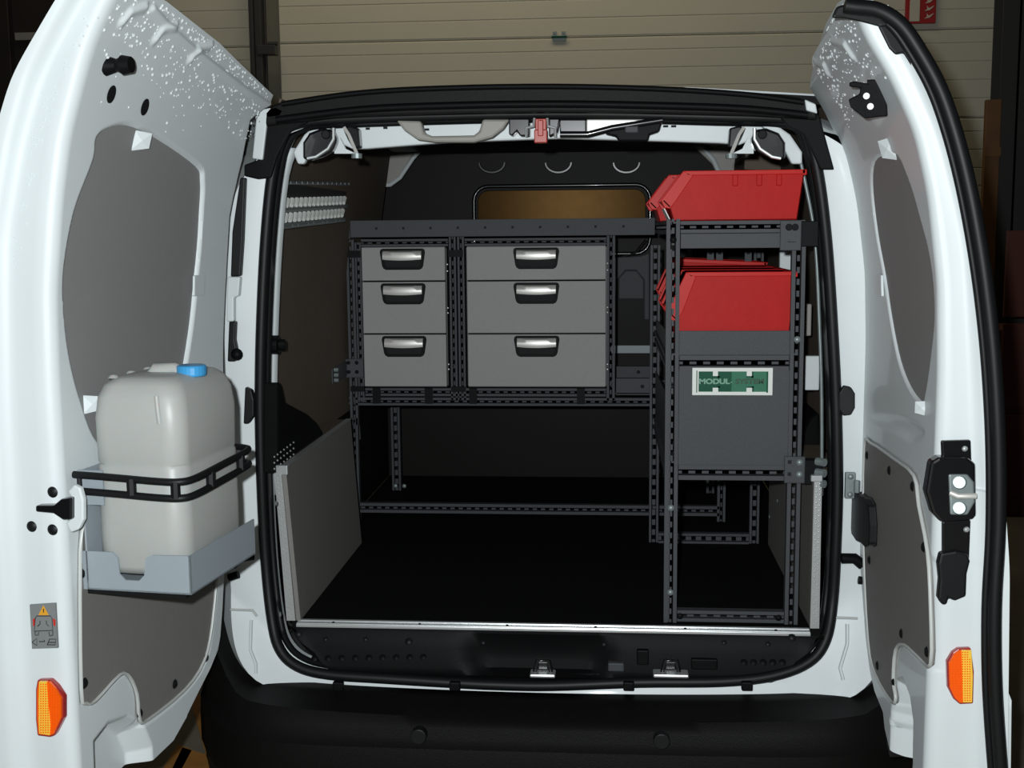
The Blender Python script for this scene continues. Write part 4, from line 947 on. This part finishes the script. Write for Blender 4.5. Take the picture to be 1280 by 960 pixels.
# raked side sheets of the two lower trays
for za, zb2 in ((1.170, 1.245), (.928, 1.10)):
    MB().prism([(xa-.010, y0+.03, za), (xa-.010, y1, za), (xa-.010, y1, zb2-.05), (xa-.010, y0+.12, zb2-.03), (xa-.010, y0+.03, zb2)], (.003, 0, 0)).build('tray_side', 'rack', rk)
# brackets and bolts
MB().bb((.496, y0-.010, 1.396), (.541, y0-.003, 1.461)).build('corner_bracket', 'rack', rk, bevel=.002)
MB().bb((.541, y0-.006, 1.404), (.578, y0-.001, 1.459)).build('wall_fixing_plate', 'black', rk, bevel=.002)
MB().bb((.515, y0-.010, .885), (.560, y0-.003, .945)).build('corner_bracket', 'rack', rk, bevel=.002)
MB().bb((.560, y0-.0, .88), (.60, y0+.03, .935)).build('wall_fixing_plate', 'black', rk, bevel=.002)
for x, z_ in ((.514, 1.446), (.527, 1.446)): MB().cyl((x, y0-.010, z_), (x, y0-.015, z_), .0075, 14).build('bolt', 'black', rk, bevel=.001)
for x, z_, m2 in ((xa, 1.421, 'black'), (xb, 1.203, 'zinc'), (.548, .932, 'zinc'), (.548, .905, 'zinc'), (xa, .825, 'zinc'), (xa, .63, 'zinc'), (.29, .575, 'black'), (.51, .575, 'black')):
    MB().dome((x, y0-.002 if x != .548 else y0-.010, z_), (0, -1, 0), .0075, .6, 12).build('bolt', m2, rk, smooth=60)
q = Many(); q.bb((.512, y0-.0106, 1.414), (.530, y0-.010, 1.4155)); q.bb((.522, y0-.0105, .929), (.530, y0-.0100, .937)); q.bb((.522, y0-.0105, .902), (.530, y0-.0100, .910)); q.build('bracket_slot', 'hole', rk)
for k in range(3):
    q = MB().cyl((.585, y0-.01, .935-k*.024), (.600, y0-.025, .935-k*.024), .009, 10); q.build('fixing_bolt', 'zinc', rk)
# strips behind the middle shelf
for x in (.40, .424, .50): MB().bb((x-.009, .62, 1.17), (x+.009, .625, 1.40)).build('hanging_strip', 'rack', rk); 
q = Many()
for x in (.40, .424, .50): q.bb((x-.004, .619, 1.375), (x+.004, .62, 1.383))
q.build('strip_hole', 'hole', rk)
# badge
bx0, bx1, bz0, bz1 = .312, .487, 1.080, 1.141
bg_ = MB().bb((bx0, y0-.0030, bz0), (bx1, y0+.0015, bz1)).build('badge', 'badge', rk, bevel=.001, label='white and green maker badge')
xm = bx0+.49*(bx1-bx0); Yb = y0-.0034
MB().bb((bx0+.014, Yb, bz0+.008), (xm, y0, bz1-.008)).build('badge_field', 'green', bg_, label='dark green half')
MB().bb((xm, Yb, bz0+.008), (bx1-.010, y0, bz1-.008)).build('badge_field', 'green2', bg_, label='paler green half')
q = MB(); q.bb((bx0+.009, Yb-.0002, bz0+.006), (bx0+.011, y0, bz1-.006)); q.bb((bx1-.0135, Yb-.0004, bz0+.006), (bx1-.010, y0, bz1-.008)); q.bb((bx0+.014, Yb-.0004, bz0+.008), (bx0+.016, y0, bz1-.008))
for fx in (.29, .71):
    cx = bx0+fx*(bx1-bx0)
    q.bb((cx+.004, Yb-.0004, bz1-.022), (cx+.009, y0, bz1-.008)); q.bb((cx-.007, Yb-.0004, bz1-.022), (cx+.009, y0, bz1-.018)); q.bb((cx+.005, Yb-.0004, bz0+.008), (cx+.010, y0, bz0+.020)); q.bb((cx-.006, Yb-.0004, bz0+.017), (cx+.010, y0, bz0+.020))
q.build('badge_green_line', 'green', bg_)  # dark green lines at the field edges and beside the white tabs
q = MB()
for fx in (.29, .71):
    cx = bx0+fx*(bx1-bx0); q.bb((cx-.006, Yb-.0012, bz1-.018), (cx+.005, y0, bz1-.004)); q.bb((cx-.006, Yb-.0012, bz0+.004), (cx+.006, y0, bz0+.017))
q.build('badge_tab', 'badge', bg_)
def text(s_, x, z, size, m, sx=1.0, bold=.0):
    cu = bpy.data.curves.new('lettering', 'FONT'); cu.body = s_; cu.size = size; cu.extrude = .0003; cu.offset = bold
    cu.align_x = 'CENTER'; cu.align_y = 'CENTER'
    o = bpy.data.objects.new('lettering', cu); C.objects.link(o); bpy.context.view_layer.update()
    me = bpy.data.meshes.new_from_object(o.evaluated_get(bpy.context.evaluated_depsgraph_get())); bpy.data.objects.remove(o)
    inv = rootinv(bg_); 
    for v in me.vertices:
        a_, b_, c_ = v.co; v.co = inv @ Vector((x+a_*sx, Yb-.0008-c_, z+b_))
    o = bpy.data.objects.new('lettering', me); C.objects.link(o); o.parent = bg_; me.materials.clear(); me.materials.append(M[m])
zc = (bz0+bz1)/2
text('MODUL', bx0+.048, zc, .0155, 'letter', 1.22, .0007); text('-', xm-.0005, zc, .016, 'letter'); text('SYSTEM', xm+.0395, zc, .0152, 'letter2', 1.2, .0007)

# ================================================================== RED BINS
def storage_bin(label, X0, Y0, Z0, Lx, Wy, H, lipz, group=None, tilt=0., ribs=False, top=.03):
    t = thing('storage_bin', label, 'storage bin', (X0+Lx/2, Y0+Wy/2, Z0), 0, group)
    th = .003; s0 = .012
    T = lambda p: (p[0], p[1], p[2]+(X0+Lx-p[0])*tilt)
    side = [(X0+.022, Z0), (X0+Lx-.014, Z0), (X0+Lx, Z0+H), (X0+top+.002, Z0+H), (X0-.002, Z0+lipz), (X0+.014, Z0+lipz-.012)]
    b = MB()
    for yy in (Y0, Y0+Wy-th): b.prism([T((x, yy, z)) for x, z in side], (0, th, 0))
    b.prism([T(p) for p in ((X0+.022, Y0, Z0), (X0+Lx-.014, Y0, Z0), (X0+Lx-.014, Y0+Wy, Z0), (X0+.022, Y0+Wy, Z0))], (0, 0, th))
    b.prism([T(p) for p in ((X0+Lx-.017, Y0, Z0), (X0+Lx-.017, Y0+Wy, Z0), (X0+Lx-.003, Y0+Wy, Z0+H), (X0+Lx-.003, Y0, Z0+H))], (th, 0, 0))
    b.prism([T(p) for p in ((X0+.022, Y0, Z0), (X0+.022, Y0+Wy, Z0), (X0+.014, Y0+Wy, Z0+lipz-.012), (X0+.014, Y0, Z0+lipz-.012))], (th, 0, 0))
    b.build('bin_shell', 'red', t, bevel=.001)
    r = MB(); w_ = .010
    for yy, sgn in ((Y0-.005, 1), (Y0+Wy-.003, 1)):
        r.prism([T(p) for p in ((X0+top, yy, Z0+H), (X0+Lx+.002, yy, Z0+H), (X0+Lx+.001, yy, Z0+H-w_), (X0+top+.010, yy, Z0+H-w_))], (0, .008, 0))
        r.prism([T(p) for p in ((X0-.006, yy, Z0+lipz+.004), (X0+top, yy, Z0+H), (X0+top+.022, yy, Z0+H-w_), (X0+.028, yy, Z0+lipz+.004), (X0+.014, yy, Z0+lipz-.014), (X0+.002, yy, Z0+lipz-.012))], (0, .008, 0))
    r.prism([T(p) for p in ((X0-.004, Y0-.005, Z0+lipz+.004), (X0-.004, Y0+Wy+.005, Z0+lipz+.004), (X0+.012, Y0+Wy+.005, Z0+lipz-.012), (X0+.012, Y0-.005, Z0+lipz-.012))], (.006, 0, .002))
    r.bb((X0+Lx-.006, Y0-.005, Z0+H-.012), (X0+Lx+.004, Y0+Wy+.005, Z0+H))
    r.build('bin_rim', 'redrim', t, bevel=.0015)
    if ribs:
        for k, fx in enumerate((.51, .68, .82)):
            rb = MB(); cx = X0+fx*Lx
            rb.bb((cx-.006, Y0-.004, Z0+H-.034), (cx+.006, Y0, Z0+H-.009)); rb.build('side_rib', 'red', t, bevel=.002)
        q = MB(); cx = X0+.60*Lx; q.bb((cx-.009, Y0-.0012, Z0+H-.026), (cx+.014, Y0, Z0+H-.009)); q.build('side_tab', 'red', t)
    return t
x0_, x1_ = at(829, 260, Y=.02)[0], at(1004, 260, Y=.02)[0]
storage_bin('red plastic storage bin on the top shelf, nearest the door opening', x0_, .010, Zt, x1_-x0_, .165, .107, .040, 'red bins on the top shelf', ribs=True, top=.042)
storage_bin('red plastic storage bin on the top shelf, behind the nearest one', x0_-.022, .20, Zt, x1_-x0_, .165, .107, .040, 'red bins on the top shelf', top=.042)
for k, yy in enumerate((.02, .205)):
    lb = MB().prism([(x0_+.016, yy+.01, Zt+.003), (x0_+.016, yy+.14, Zt+.003), (x0_+.004, yy+.14, Zt+.027), (x0_+.004, yy+.01, Zt+.027)], (-.002, 0, 0))
    tag(lb.build('paper_label', 'badge'), ('white paper label on the front of the nearest top-shelf bin', 'white paper label on the front of the second top-shelf bin')[k], 'label', 'bin labels')
labs = ['nearest red bin of the middle shelf, its long side in full view', 'second red bin from the front on the middle shelf', 'third red bin from the front on the middle shelf', 'rearmost red bin on the middle shelf, slightly tilted']
for k in range(4):
    storage_bin(labs[k], .262-(.0 if k else 0), .014+k*.168, 1.1725+(.006 if k == 3 else 0), .272, .152, .178, .085, 'red bins on the middle shelf', ribs=False, tilt=.05 if k == 3 else 0., top=.035)
